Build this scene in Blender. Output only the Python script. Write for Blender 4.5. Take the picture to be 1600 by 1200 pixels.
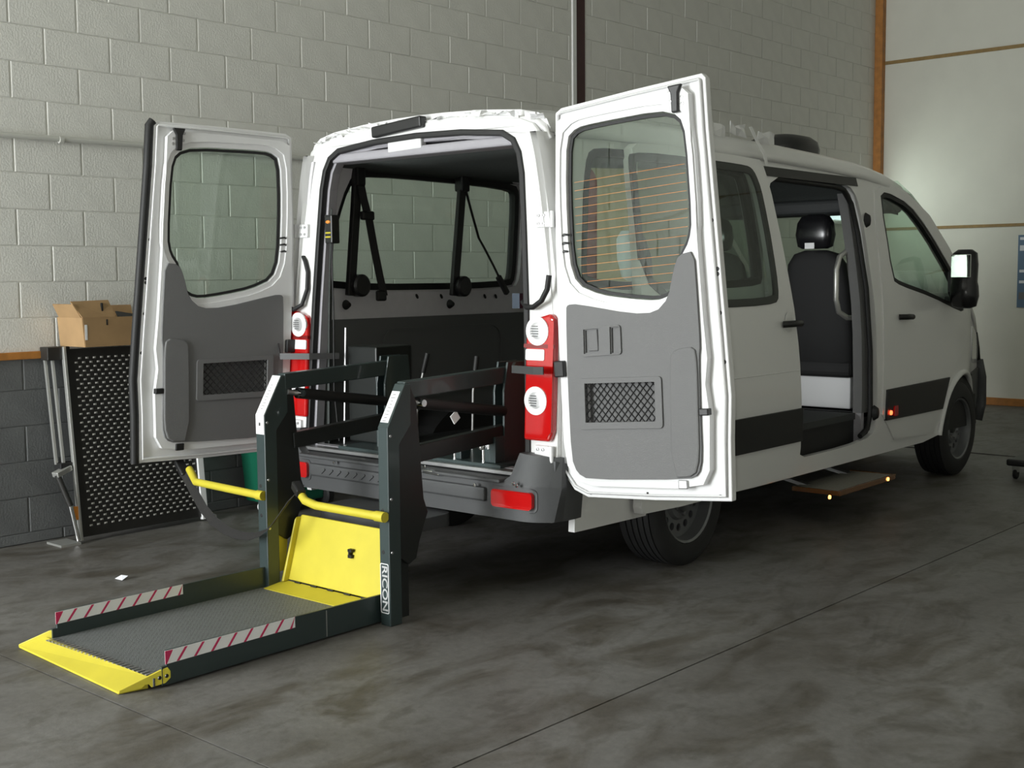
import bpy, bmesh, math, random
from mathutils import Vector, Matrix
from mathutils.geometry import tessellate_polygon
random.seed(7)
for o in list(bpy.data.objects): bpy.data.objects.remove(o)
SC = bpy.context.scene
COL = SC.collection
R = math.radians
# ------------------------------------------------------------------ camera
CAM = Vector((6.6494, -3.3014, 1.4795)); FPX = 1916.5
YAW, PIT, ROL = R(-41.8119), R(-4.9129), R(-0.4832)
_f = Vector((math.sin(YAW)*math.cos(PIT), math.cos(YAW)*math.cos(PIT), math.sin(PIT)))
_r = Vector((math.cos(YAW), -math.sin(YAW), 0)); _u = _r.cross(_f)
_r, _u = math.cos(ROL)*_r + math.sin(ROL)*_u, -math.sin(ROL)*_r + math.cos(ROL)*_u
cd = bpy.data.cameras.new('camera'); cam = bpy.data.objects.new('camera', cd); COL.objects.link(cam)
cd.sensor_width = 36; cd.lens = FPX/1600*36; cd.clip_end = 200; cd.clip_start = .05
cam.matrix_world = Matrix(((_r.x,_u.x,-_f.x,CAM.x),(_r.y,_u.y,-_f.y,CAM.y),(_r.z,_u.z,-_f.z,CAM.z),(0,0,0,1)))
SC.camera = cam
# ------------------------------------------------------------------ light and exposure
wd = bpy.data.worlds.new('sky'); SC.world = wd; wd.use_nodes = True
wd.node_tree.nodes['Background'].inputs[0].default_value = (.80, .90, 1.0, 1)
wd.node_tree.nodes['Background'].inputs[1].default_value = 1.6
SC.view_settings.view_transform = 'Standard'; SC.view_settings.look = 'None'
SC.view_settings.exposure = 0.0; SC.view_settings.gamma = 1.0
try: SC.view_settings.use_curve_mapping = False
except Exception: pass
def area(name, loc, rot, sx, sy, power, col):
    l = bpy.data.lights.new(name, 'AREA'); l.shape = 'RECTANGLE'; l.size = sx; l.size_y = sy; l.energy = power; l.color = col
    o = bpy.data.objects.new(name, l); COL.objects.link(o); o.location = loc; o.rotation_euler = rot; return o
# daylight entering by the open roller door behind the photographer, and by the window in the block wall
area('roller_door_daylight_offscreen', (1.25, -7.05, 1.9), (R(90), 0, 0), 2.3, 3.6, 690, (.97, 1.0, 1.0))
area('window_daylight', (-.22, 9.92, 2.40), (0, R(-90), 0),   .62, .75, 14, (.9, 1.0, .93))
# the camera's flash
fl = bpy.data.lights.new('camera_flash_offscreen', 'POINT'); fl.energy = 70; fl.shadow_soft_size = .02; fl.color = (1, .98, .97)
flo = bpy.data.objects.new('camera_flash_offscreen', fl); COL.objects.link(flo); flo.location = CAM + _u*.07 - _r*.05 - _f*.02

# ------------------------------------------------------------------ pixel helpers
def ray(px, py):
    return (_f + _r*((px-800)/FPX) - _u*((py-600)/FPX))
def W(px, py, ax, v):
    d = ray(px, py); t = (v-CAM[ax])/d[ax]; return CAM + d*t
VO = Vector((2.275, .83, 0)); VT = R(1.2)
VM = Matrix.Translation(VO) @ Matrix.Rotation(VT, 4, 'Z'); VI = VM.inverted()
CL = VI @ CAM; RI = VI.to_3x3()
def V(px, py, ax, v):
    d = RI @ ray(px, py); t = (v-CL[ax])/d[ax]; return CL + d*t
KR = .05                               # the van's rear face leans forwards
def rear(z): return KR*(z-.6)
def VR(px, py, off=0):                 # pixel on the leaning rear face
    d = RI @ ray(px, py); t = (KR*(CL.z-.6)+off-CL.y)/(d.y-KR*d.z); return CL + d*t
def project(p):
    d = Vector(p)-CAM; z = d.dot(_f)
    return (800+FPX*d.dot(_r)/z, 600-FPX*d.dot(_u)/z) if z > .1 else (-9999, -9999)

# ------------------------------------------------------------------ materials
MATS = {}
def mat(name, col, rough=.5, metal=0., noise=0., nscale=20., bump=0., bscale=60., spec=.5, coat=0., emit=None, estr=0., trans=None, col2=None):
    m = bpy.data.materials.new(name); m.use_nodes = True; nt = m.node_tree; b = nt.nodes['Principled BSDF']
    b.inputs['Base Color'].default_value = (*col, 1); b.inputs['Roughness'].default_value = rough; b.inputs['Metallic'].default_value = metal
    b.inputs['Specular IOR Level'].default_value = spec; b.inputs['Coat Weight'].default_value = coat
    b.inputs['Coat Roughness'].default_value = .05
    tc = nt.nodes.new('ShaderNodeTexCoord')
    if noise or col2:
        n = nt.nodes.new('ShaderNodeTexNoise'); n.inputs['Scale'].default_value = nscale; n.inputs['Detail'].default_value = 5
        nt.links.new(tc.outputs['Object'], n.inputs['Vector'])
        r = nt.nodes.new('ShaderNodeValToRGB'); c2 = col2 or tuple(c*(1-noise) for c in col)
        r.color_ramp.elements[0].color = (*c2, 1); r.color_ramp.elements[1].color = (*(tuple(min(1, c*(1+noise*.4)) for c in col)), 1)
        r.color_ramp.elements[0].position = .3; r.color_ramp.elements[1].position = .7
        nt.links.new(n.outputs['Fac'], r.inputs['Fac']); nt.links.new(r.outputs['Color'], b.inputs['Base Color'])
    if bump:
        n = nt.nodes.new('ShaderNodeTexNoise'); n.inputs['Scale'].default_value = bscale; n.inputs['Detail'].default_value = 4
        nt.links.new(tc.outputs['Object'], n.inputs['Vector'])
        bp = nt.nodes.new('ShaderNodeBump'); bp.inputs['Strength'].default_value = bump; bp.inputs['Distance'].default_value = .01
        nt.links.new(n.outputs['Fac'], bp.inputs['Height']); nt.links.new(bp.outputs['Normal'], b.inputs['Normal'])
    if emit: b.inputs['Emission Color'].default_value = (*emit, 1); b.inputs['Emission Strength'].default_value = estr
    MATS[name] = m; return m
def glassmat(name, tint, refl=.03, rough=0.0):
    m = bpy.data.materials.new(name); m.use_nodes = True; nt = m.node_tree; nt.nodes.clear()
    out = nt.nodes.new('ShaderNodeOutputMaterial'); mx = nt.nodes.new('ShaderNodeMixShader')
    t = nt.nodes.new('ShaderNodeBsdfTransparent'); t.inputs[0].default_value = (*tint, 1)
    g = nt.nodes.new('ShaderNodeBsdfGlossy'); g.inputs['Roughness'].default_value = rough
    lw = nt.nodes.new('ShaderNodeLayerWeight'); lw.inputs[0].default_value = .5
    pw = nt.nodes.new('ShaderNodeMath'); pw.operation = 'POWER'; pw.inputs[1].default_value = 5
    ma = nt.nodes.new('ShaderNodeMath'); ma.operation = 'MULTIPLY_ADD'; ma.inputs[1].default_value = .95; ma.inputs[2].default_value = refl
    nt.links.new(lw.outputs['Facing'], pw.inputs[0]); nt.links.new(pw.outputs[0], ma.inputs[0])
    nt.links.new(ma.outputs[0], mx.inputs[0]); nt.links.new(t.outputs[0], mx.inputs[1]); nt.links.new(g.outputs[0], mx.inputs[2]); nt.links.new(mx.outputs[0], out.inputs[0])
    MATS[name] = m; return m
mat('block_paint', (.69, .685, .64), .55, noise=.05, nscale=6, bump=.25, bscale=90)
mat('block_dark', (.125, .13, .13), .5, noise=.15, nscale=5, bump=.25, bscale=90)
mat('mortar_paint', (.69, .685, .64), .6, bump=.2)
mat('back_panel', (.70, .69, .61), .5, noise=.04, nscale=3)
mat('orange_wood', (.44, .18, .035), .5, noise=.25, nscale=14)
mat('batten', (.30, .19, .06), .5, noise=.2)
mat('red_steel', (.045, .008, .008), .45, noise=.2)
mat('caulk', (.72, .72, .70), .6)
mat('conduit_paint', (.50, .50, .46), .45)
mat('ceiling', (.66, .66, .60), .8)
mat('white_paint', (.78, .78, .77), .28, coat=.6, spec=.5)
mat('white_inner', (.74, .74, .74), .35, coat=.25)
mat('lilac_trim', (.33, .32, .345), .55, noise=.05)
mat('grey_trim', (.15, .15, .15), .6, bump=.25, bscale=420)
mat('dark_trim', (.035, .038, .038), .6, bump=.2, bscale=350)
mat('lining_light', (.70, .69, .71), .5, noise=.04)
mat('lining_dark', (.115, .12, .118), .6, bump=.2, bscale=350)
mat('headliner', (.075, .085, .08), .9, noise=.15, nscale=60)
mat('black_plastic', (.012, .012, .012), .4)
mat('bumper', (.062, .064, .066), .5, bump=.2, bscale=500)
mat('band', (.014, .014, .014), .45)
mat('rubber', (.008, .008, .008), .6)
mat('tyre', (.016, .016, .016), .7, noise=.2)
mat('rim', (.20, .205, .21), .42, metal=.6)
mat('chrome', (.75, .75, .75), .15, metal=1)
mat('mirror', (.62, .65, .63), .03, metal=1)
mat('steel', (.50, .50, .50), .35, metal=.9)
mat('red_lens', (.50, .006, .006), .12, coat=1)
mat('dark_red_lens', (.20, .004, .004), .15, coat=1)
mat('clear_lens', (.80, .80, .80), .12, coat=1)
mat('lift_paint', (.030, .046, .046), .38, coat=.2)
mat('lift_black', (.009, .011, .010), .42)
mat('yellow', (.60, .51, .04), .45, noise=.06, nscale=9)
mat('deck', (.085, .092, .092), .55, noise=.25, nscale=140, bump=.9, bscale=260)
mat('tape_white', (.96, .96, .96), .3)
mat('tape_red', (.62, .03, .12), .35)
mat('label_white', (.86, .86, .86), .4)
mat('label_ink', (.25, .25, .25), .5)
mat('seat', (.006, .006, .006), .75)
mat('vinyl', (.010, .010, .011), .22)
mat('white_box', (.66, .66, .66), .5)
mat('cardboard', (.36, .225, .105), .75, noise=.12, nscale=9)
mat('tape_black', (.02, .02, .02), .4)
mat('green_bin', (.005, .10, .055), .4)
mat('ramp_black', (.016, .015, .013), .5)
mat('dot', (.42, .41, .38), .4, metal=.3)
mat('alu', (.58, .58, .55), .35, metal=.7)
mat('orange_tag', (.70, .25, .03), .5)
mat('belt', (.018, .017, .017), .7, bump=.3, bscale=500)
mat('film', (.80, .80, .80), .25)
mat('poster_blue', (.10, .17, .26), .5)
mat('paper', (.75, .76, .80), .6)
mat('step_tread', (.22, .21, .18), .7, noise=.2, nscale=80)
mat('amber', (.16, .06, .01), .2, coat=1, emit=(1, .28, .02), estr=.0)
mat('amber_glow', (.9, .35, .05), .2, emit=(1, .36, .08), estr=6)
mat('red_glow', (.9, .05, .02), .2, emit=(1, .10, .03), estr=5)
mat('red_cloth', (.42, .02, .018), .4)
mat('tan_board', (.40, .33, .18), .7, noise=.08, nscale=6)
mat('grey_cover', (.33, .35, .36), .6, noise=.12, nscale=12)
mat('pump_green', (.02, .12, .06), .5)
mat('blue_tag', (.006, .02, .04), .5)
mat('silver', (.62, .62, .62), .3, metal=.5)
mat('joint', (.02, .018, .015), .9)
dm = MATS['deck'].node_tree; vo = dm.nodes.new('ShaderNodeTexVoronoi'); vo.inputs['Scale'].default_value = 62; vo.inputs['Randomness'].default_value = .12
mpp = dm.nodes.new('ShaderNodeMapping'); mpp.inputs['Rotation'].default_value = (0, 0, R(45)); tcc = [n for n in dm.nodes if n.type == 'TEX_COORD'][0]
dm.links.new(tcc.outputs['Object'], mpp.inputs[0]); dm.links.new(mpp.outputs[0], vo.inputs['Vector'])
vr_ = dm.nodes.new('ShaderNodeValToRGB'); vr_.color_ramp.elements[0].position = .25; vr_.color_ramp.elements[1].position = .62; vr_.color_ramp.elements[0].color = (.035, .038, .038, 1); vr_.color_ramp.elements[1].color = (.17, .18, .18, 1)
dm.links.new(vo.outputs['Distance'], vr_.inputs[0]); dm.links.new(vr_.outputs[0], dm.nodes['Principled BSDF'].inputs['Base Color'])
glassmat('glass', (.865, .93, .885))
glassmat('glass_door', (.74, .79, .755), .04)
glassmat('glass_dark', (.87, .91, .875), .04)
glassmat('glass_clear', (.93, .95, .93))
# concrete floor
m = bpy.data.materials.new('concrete'); m.use_nodes = True; nt = m.node_tree; b = nt.nodes['Principled BSDF']; MATS['concrete'] = m
ge = nt.nodes.new('ShaderNodeNewGeometry')
def noise_node(scale, det, vec=ge.outputs['Position'], dist=0.):
    n = nt.nodes.new('ShaderNodeTexNoise'); n.inputs['Scale'].default_value = scale; n.inputs['Detail'].default_value = det
    n.inputs['Distortion'].default_value = dist; n.inputs['Roughness'].default_value = .62; nt.links.new(vec, n.inputs['Vector']); return n.outputs['Fac']
def ramp(fac, a, b_, ca, cb):
    r = nt.nodes.new('ShaderNodeValToRGB'); r.color_ramp.elements[0].position = a; r.color_ramp.elements[1].position = b_
    r.color_ramp.elements[0].color = (*ca, 1); r.color_ramp.elements[1].color = (*cb, 1); nt.links.new(fac, r.inputs['Fac']); return r.outputs['Color']
def mix(fac, a, b_, mode='MULTIPLY'):
    x = nt.nodes.new('ShaderNodeMix'); x.data_type = 'RGBA'; x.blend_type = mode
    if isinstance(fac, float): x.inputs[0].default_value = fac
    else: nt.links.new(fac, x.inputs[0])
    nt.links.new(a, x.inputs[6]); nt.links.new(b_, x.inputs[7]); return x.outputs[2]
mp = nt.nodes.new('ShaderNodeMapping'); mp.inputs['Scale'].default_value = (1.0, .55, 1); mp.inputs['Rotation'].default_value = (0, 0, R(25)); nt.links.new(ge.outputs['Position'], mp.inputs['Vector'])
c = ramp(noise_node(1.1, 8, mp.outputs[0], .5), .30, .70, (.115, .108, .098), (.20, .195, .185))
c = mix(.75, c, ramp(noise_node(3.3, 7, mp.outputs[0], 1.0), .36, .54, (.44, .385, .29), (1, 1, 1)))
c = mix(.6, c, ramp(noise_node(26, 6), .35, .62, (.70, .70, .70), (1.0, 1.0, 1.0)))
c = mix(.5, c, ramp(noise_node(7.5, 9, mp.outputs[0], .3), .55, .62, (1, 1, 1), (.55, .53, .48)))
nt.links.new(c, b.inputs['Base Color'])
rr = nt.nodes.new('ShaderNodeMapRange'); rr.inputs[3].default_value = .38; rr.inputs[4].default_value = .62; nt.links.new(noise_node(2.5, 5), rr.inputs[0]); nt.links.new(rr.outputs[0], b.inputs['Roughness'])
bp = nt.nodes.new('ShaderNodeBump'); bp.inputs['Strength'].default_value = .12; bp.inputs['Distance'].default_value = .01; nt.links.new(noise_node(40, 6), bp.inputs['Height']); nt.links.new(bp.outputs[0], b.inputs['Normal'])

# ------------------------------------------------------------------ mesh helpers
ORG = {}
class MB:
    def __init__(s): s.v = []; s.f = []
    def add(s, vs, fs):
        n = len(s.v); s.v += [Vector(p) for p in vs]; s.f += [[i+n for i in f] for f in fs]; return s
    def box(s, lo, hi, M=None):
        x0, y0, z0 = lo; x1, y1, z1 = hi
        vs = [Vector(p) for p in ((x0,y0,z0),(x1,y0,z0),(x1,y1,z0),(x0,y1,z0),(x0,y0,z1),(x1,y0,z1),(x1,y1,z1),(x0,y1,z1))]
        if M: vs = [M @ p for p in vs]
        return s.add(vs, [(0,3,2,1),(4,5,6,7),(0,1,5,4),(1,2,6,5),(2,3,7,6),(3,0,4,7)])
    def bar(s, a, b_, w, h, up=(0,0,1)):
        a = Vector(a); b_ = Vector(b_); d = (b_-a); L = d.length; d.normalize(); u = Vector(up)
        sd = d.cross(u)
        if sd.length < 1e-4: u = Vector((0,1,0)); sd = d.cross(u)
        sd.normalize(); u = sd.cross(d)
        M = Matrix(((d.x,sd.x,u.x,a.x),(d.y,sd.y,u.y,a.y),(d.z,sd.z,u.z,a.z),(0,0,0,1)))
        return s.box((0,-w/2,-h/2), (L,w/2,h/2), M)
    def tube(s, pts, r, n=8, cap=True, closed=False):
        pts = [Vector(p) for p in pts]; rings = []; up = None
        N = len(pts)
        for i, p in enumerate(pts):
            if closed: d = pts[(i+1) % N]-pts[i-1]
            else: d = pts[min(i+1,N-1)]-pts[max(i-1,0)]
            d.normalize()
            if up is None:
                up = Vector((0,0,1)) if abs(d.z) < .9 else Vector((1,0,0))
            a = d.cross(up)
            if a.length < 1e-5: a = d.cross(Vector((0,1,0)))
            a.normalize(); up = a.cross(d); rr = r[i] if isinstance(r, (list, tuple)) else r
            rings.append([p+(a*math.cos(t)+up*math.sin(t))*rr for t in [2*math.pi*k/n for k in range(n)]])
        vs = [p for g in rings for p in g]; fs = []
        for i in range(N if closed else N-1):
            j = (i+1) % N
            for k in range(n): fs.append((i*n+k, i*n+(k+1) % n, j*n+(k+1) % n, j*n+k))
        if cap and not closed: fs += [tuple(range(n))[::-1], tuple((N-1)*n+k for k in range(n))]
        return s.add(vs, fs)
    def ribbon(s, pts, w, th, side):          # a flat strap along pts, width along side
        sd = Vector(side).normalized()*w/2; vs = []; fs = []
        pts = [Vector(p) for p in pts]
        for i, p in enumerate(pts):
            d = (pts[min(i+1,len(pts)-1)]-pts[max(i-1,0)]).normalized(); n = d.cross(sd).normalized()*th/2
            vs += [p-sd-n, p+sd-n, p+sd+n, p-sd+n]
        for i in range(len(pts)-1):
            for k in range(4): fs.append((i*4+k, i*4+(k+1) % 4, i*4+4+(k+1) % 4, i*4+4+k))
        fs += [(3,2,1,0), tuple(len(vs)-4+k for k in range(4))]
        return s.add(vs, fs)
    def lathe(s, prof, M, n=32, closed=False):   # prof (r, h) around local z
        vs = []; fs = []; m = len(prof)
        for k in range(n):
            a = 2*math.pi*k/n
            vs += [M @ Vector((r*math.cos(a), r*math.sin(a), h)) for r, h in prof]
        for k in range(n):
            j = (k+1) % n
            for i in range(m if closed else m-1): fs.append((k*m+i, j*m+i, j*m+(i+1) % m, k*m+(i+1) % m))
        return s.add(vs, fs)
    def plate(s, outer, front, back, holes=()):   # 2D outline (with holes) between two 3D maps
        loops = [outer]+list(holes); flat = [p for l in loops for p in l]; n = len(flat)
        tris = tessellate_polygon([[Vector((p[0], p[1], 0)) for p in l] for l in loops])
        vs = [front(p) for p in flat]+[back(p) for p in flat]; fs = []
        for t in tris: fs += [tuple(t), tuple(i+n for i in reversed(t))]
        o = 0
        for l in loops:
            m = len(l)
            for i in range(m): fs.append((o+i, o+(i+1) % m, o+(i+1) % m+n, o+i+n))
            o += m
        return s.add(vs, fs)
    def skin(s, outer, holes, front, back, ycuts=(), zcuts=()):  # like plate, but cut fine so that it can follow a curve
        loops = [outer]+list(holes); flat = [p for l in loops for p in l]
        tris = tessellate_polygon([[Vector((p[0], p[1], 0)) for p in l] for l in loops])
        bm = bmesh.new(); vv = [bm.verts.new((p[0], p[1], 0)) for p in flat]
        for t in tris:
            try: bm.faces.new([vv[i] for i in t])
            except ValueError: pass
        for ax, cuts in ((0, ycuts), (1, zcuts)):
            for c_ in cuts:
                no = (1,0,0) if ax == 0 else (0,1,0); co = (c_,0,0) if ax == 0 else (0,c_,0)
                bmesh.ops.bisect_plane(bm, geom=bm.verts[:]+bm.edges[:]+bm.faces[:], plane_co=co, plane_no=no, dist=1e-5)
        bm.verts.index_update(); P = [v.co.copy() for v in bm.verts]; n = len(P)
        vs = [front((p.x,p.y)) for p in P]+[back((p.x,p.y)) for p in P]; fs = []
        for f in bm.faces:
            ix = [v.index for v in f.verts]; fs += [tuple(ix), tuple(i+n for i in reversed(ix))]
        for e in bm.edges:
            if len(e.link_faces) == 1: a, b2 = e.verts[0].index, e.verts[1].index; fs.append((a, b2, b2+n, a+n))
        bm.free(); return s.add(vs, fs)
    def grid(s, rows, th=None):                   # rows of points -> surface
        m = len(rows[0]); vs = [p for r_ in rows for p in r_]; fs = []
        for i in range(len(rows)-1):
            for k in range(m-1): fs.append((i*m+k, i*m+k+1, (i+1)*m+k+1, (i+1)*m+k))
        return s.add(vs, fs)
    def mesh(s, name, smooth=None):
        me = bpy.data.meshes.new(name); me.from_pydata([tuple(p) for p in s.v], [], s.f)
        bm = bmesh.new(); bm.from_mesh(me); bmesh.ops.remove_doubles(bm, verts=bm.verts[:], dist=1e-6)
        bmesh.ops.recalc_face_normals(bm, faces=bm.faces[:]); bm.to_mesh(me); bm.free()
        if smooth is not None:
            for p in me.polygons: p.use_smooth = True
            me.set_sharp_from_angle(angle=R(smooth))
        return me
    def obj(s, name, m, parent=None, smooth=None, bevel=0., seg=2, solid=0.):
        me = s.mesh(name, smooth); me.materials.append(MATS[m])
        o = bpy.data.objects.new(name, me); COL.objects.link(o)
        if parent is not None:
            o.parent = parent
            org = ORG.get(parent.name)
            if org is not None:
                for v in me.vertices: v.co -= Vector(org)
                ORG[o.name] = org
        if solid: md = o.modifiers.new('thickness', 'SOLIDIFY'); md.thickness = solid; md.offset = 0
        if bevel:
            md = o.modifiers.new('bevel', 'BEVEL'); md.width = bevel; md.segments = seg; md.limit_method = 'ANGLE'; md.angle_limit = R(40)
            md.harden_normals = False
        return o
def thing(name, label, cat, org=(0,0,0), frame=None, group=None, kind=None):
    o = bpy.data.objects.new(name, None); COL.objects.link(o); o.empty_display_size = .1
    o.matrix_world = (frame or Matrix.Identity(4)) @ Matrix.Translation(org)
    ORG[o.name] = tuple(org); return tag(o, label, cat, group, kind)
def tag(o, label=None, cat=None, group=None, kind=None):
    if label: o['label'] = label
    if cat: o['category'] = cat
    if group: o['group'] = group
    if kind: o['kind'] = kind
    return o
def struct(o, label=None): o['kind'] = 'structure'; return tag(o, label)
def solo(mb, name, m, label, cat, org, frame=None, **k):     # a thing that is one mesh, origin at its base
    o = mb.obj(name, m, None, **k)
    for v in o.data.vertices: v.co -= Vector(org)
    o.matrix_world = (frame or Matrix.Identity(4)) @ Matrix.Translation(org)
    return tag(o, label, cat)
def rrect(x0, y0, x1, y1, r, n=5):
    pts = []
    for cx, cy, a in ((x1-r,y0+r,-90),(x1-r,y1-r,0),(x0+r,y1-r,90),(x0+r,y0+r,180)):
        for k in range(n+1):
            t = R(a+90*k/n); pts.append((cx+r*math.cos(t), cy+r*math.sin(t)))
    return pts
def circ(cx, cy, r, n=20): return [(cx+r*math.cos(2*math.pi*k/n), cy+r*math.sin(2*math.pi*k/n)) for k in range(n)]
def smooth_poly(pts, it=2):               # Chaikin corner cutting
    for _ in range(it):
        q = []
        for i in range(len(pts)):
            a = pts[i]; b2 = pts[(i+1) % len(pts)]
            q += [(a[0]*.78+b2[0]*.22, a[1]*.78+b2[1]*.22), (a[0]*.22+b2[0]*.78, a[1]*.22+b2[1]*.78)]
        pts = q
    return pts
def inset(pts, d):                         # crude inward offset of a CCW/CW loop
    n = len(pts); A = sum(pts[i][0]*pts[(i+1) % n][1]-pts[(i+1) % n][0]*pts[i][1] for i in range(n)); s = 1 if A > 0 else -1; out = []
    for i in range(n):
        p0 = Vector(pts[i-1]); p1 = Vector(pts[i]); p2 = Vector(pts[(i+1) % n])
        d1 = (p1-p0); d2 = (p2-p1)
        if d1.length < 1e-6 or d2.length < 1e-6: out.append(tuple(p1)); continue
        n1 = Vector((-d1.y, d1.x)).normalized()*s; n2 = Vector((-d2.y, d2.x)).normalized()*s
        b2 = (n1+n2)
        if b2.length < 1e-6: b2 = n1
        b2.normalize(); k = d/max(.4, b2.dot(n1)); out.append((p1.x+b2.x*k, p1.y+b2.y*k))
    return out
def fillet(pts, r, n=4):
    out = []
    for i in range(len(pts)):
        p0, p1, p2 = Vector(pts[i-1]), Vector(pts[i]), Vector(pts[(i+1) % len(pts)])
        a = p1+(p0-p1).normalized()*r; b2 = p1+(p2-p1).normalized()*r
        for k in range(n+1):
            t = k/n; out.append(tuple(a*(1-t)**2+p1*2*t*(1-t)+b2*t*t))
    return out
def interp(tab, x):
    if x <= tab[0][0]: return tab[0][1]
    for (a, fa), (b2, fb) in zip(tab, tab[1:]):
        if x <= b2: return fa+(fb-fa)*(x-a)/(b2-a)
    return tab[-1][1]
def frange(a, b2, st):
    out = []
    while a < b2-1e-9: out.append(a); a += st
    return out
def text_mesh(body, size, depth):
    cu = bpy.data.curves.new('t', 'FONT'); cu.body = body; cu.size = size; cu.extrude = depth; cu.offset = .0011; cu.align_x = 'CENTER'; cu.align_y = 'CENTER'
    o = bpy.data.objects.new('t', cu); COL.objects.link(o); dg = bpy.context.evaluated_depsgraph_get()
    me = bpy.data.meshes.new_from_object(o.evaluated_get(dg)); bpy.data.objects.remove(o); return me

# ================================================================== SETTING
HB = .2032; RX = 9.5; YB = 10.73; YR = -7.0; ZC = 5.6
# floor slabs
fl_ = MB().box((-.2, YR-.2, -.20), (RX+.2, YB+.2, -.012)).obj('floor', 'joint'); struct(fl_, 'stained grey concrete shop floor')
xs = [0, 4.1, 8.2, RX]; ys = [YR, -1.1, 6.80, YB]
for i in range(3):
    for j in range(3):
        g0 = .004; yb0 = ys[j]+(.03 if j == 2 else g0); yb1 = ys[j+1]-(.03 if j == 1 else g0)
        MB().box((xs[i]+g0, yb0, -.06), (xs[i+1]-g0, yb1, 0)).obj('slab', 'concrete', fl_)
# left wall of painted concrete block
wy0, wy1, wz0, wz1 = 9.55, 10.30, 2.09, 2.72          # window
wl = MB().plate([(YR, 0), (YB, 0), (YB, ZC), (YR, ZC)], lambda p: Vector((-.005, p[0], p[1])), lambda p: Vector((-.2, p[0], p[1])), [[(wy0, wz0), (wy0, wz1), (wy1, wz1), (wy1, wz0)]]).obj('wall_left', 'mortar_paint')
struct(wl, 'painted concrete block wall, white above and dark grey below')
MB().box((-.006, YR, 0), (-.0048, YB, 1.075)).obj('lower_joint_paint', 'block_dark', wl)
def block_mesh(L, H):
    g, c_ = .0042, .004; y0, y1, z0, z1 = -L/2+g, L/2-g, -H/2+.0022, H/2-.0022
    b_ = MB(); lo = [(-.01,y0,z0),(-.01,y1,z0),(-.01,y1,z1),(-.01,y0,z1)]; mi = [(-.003,y0,z0),(-.003,y1,z0),(-.003,y1,z1),(-.003,y0,z1)]
    to = [(0,y0+c_,z0+c_*.6),(0,y1-c_,z0+c_*.6),(0,y1-c_,z1-c_*.6),(0,y0+c_,z1-c_*.6)]
    b_.add(lo+mi+to, [(0,1,5,4),(1,2,6,5),(2,3,7,6),(3,0,4,7),(4,5,9,8),(5,6,10,9),(6,7,11,10),(7,4,8,11),(8,9,10,11)])
    return b_
blocks = []
for r_ in range(-1, 27):
    z0 = max(0, (r_+.3)*HB); z1 = min((r_+1.3)*HB, ZC)
    if z1-z0 < .02: continue
    for (ya, yb_, off, par) in ((YR, 4.915, 0., 0), (5.115, YB-.02, .58*HB, 1)):
        k0 = math.floor((ya-off)/HB)-3
        for k in range(k0, int((yb_-off)/HB)+3):
            if (k+r_+par) % 2: continue
            a = max(k*HB+off, ya); e = min((k+2)*HB+off, yb_)
            if e-a < .03: continue
            if a < wy1 and e > wy0 and z0 < wz1 and z1 > wz0:
                if a < wy0-.03 and e > wy0: e = wy0
                elif e > wy1+.03 and a < wy1: a = wy1
                else: continue
            blocks.append((a, e, z0, z1))
def score(bk):
    a, e, z0, z1 = bk; p = project((0, (a+e)/2, (z0+z1)/2))
    if not (-30 < p[0] < 1630 and -30 < p[1] < 1230): return -1
    x, y = p
    if 440 < x < 1000 and y > 255 and not (515 < x < 800 and y < 470): return -1
    if x >= 1000 and y > 150+(x-1000)*.3: return -1
    pa = project((0, a, z0)); pb = project((0, e, z1)); return abs(pb[0]-pa[0])*abs(pb[1]-pa[1])
order = sorted(blocks, key=score, reverse=True); cache = {}; rest = {'block_paint': MB(), 'block_dark': MB()}
for i, (a, e, z0, z1) in enumerate(order):
    m_ = 'block_dark' if z1 < 1.10 else 'block_paint'; L, H = round(e-a, 3), round(z1-z0, 3)
    dx = random.uniform(-.0012, .0012)
    if i < 300:
        if (L, H, m_) not in cache:
            me = block_mesh(L, H).mesh('block'); me.materials.append(MATS[m_]); cache[(L, H, m_)] = me
        o = bpy.data.objects.new('block', cache[(L, H, m_)]); COL.objects.link(o); o.parent = wl; o.location = (dx, (a+e)/2, (z0+z1)/2)
    else:
        b_ = block_mesh(L, H); rest[m_].add([v+Vector((dx, (a+e)/2, (z0+z1)/2)) for v in b_.v], b_.f)
for m_ in rest:
    o = rest[m_].obj('more_blocks', m_, wl); o['kind'] = 'stuff'
# window in the block wall
w1 = MB().box((-.16, wy0, wz0), (-.12, wy0+.04, wz1)).box((-.16, wy1-.04, wz0), (-.12, wy1, wz1)).box((-.16, wy0, wz0), (-.12, wy1, wz0+.04)).box((-.16, wy0, wz1-.04), (-.12, wy1, wz1)).obj('window_1', 'white_inner')
struct(w1, 'small bright window high in the block wall beyond the van')
MB().box((-.145, wy0+.03, wz0+.03), (-.140, wy1-.03, wz1-.03)).obj('pane', 'glass_clear', w1)
MB().box((-.12, wy0, wz0-.02), (.03, wy1, wz0+.012)).obj('window_sill', 'white_inner', w1)
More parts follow.
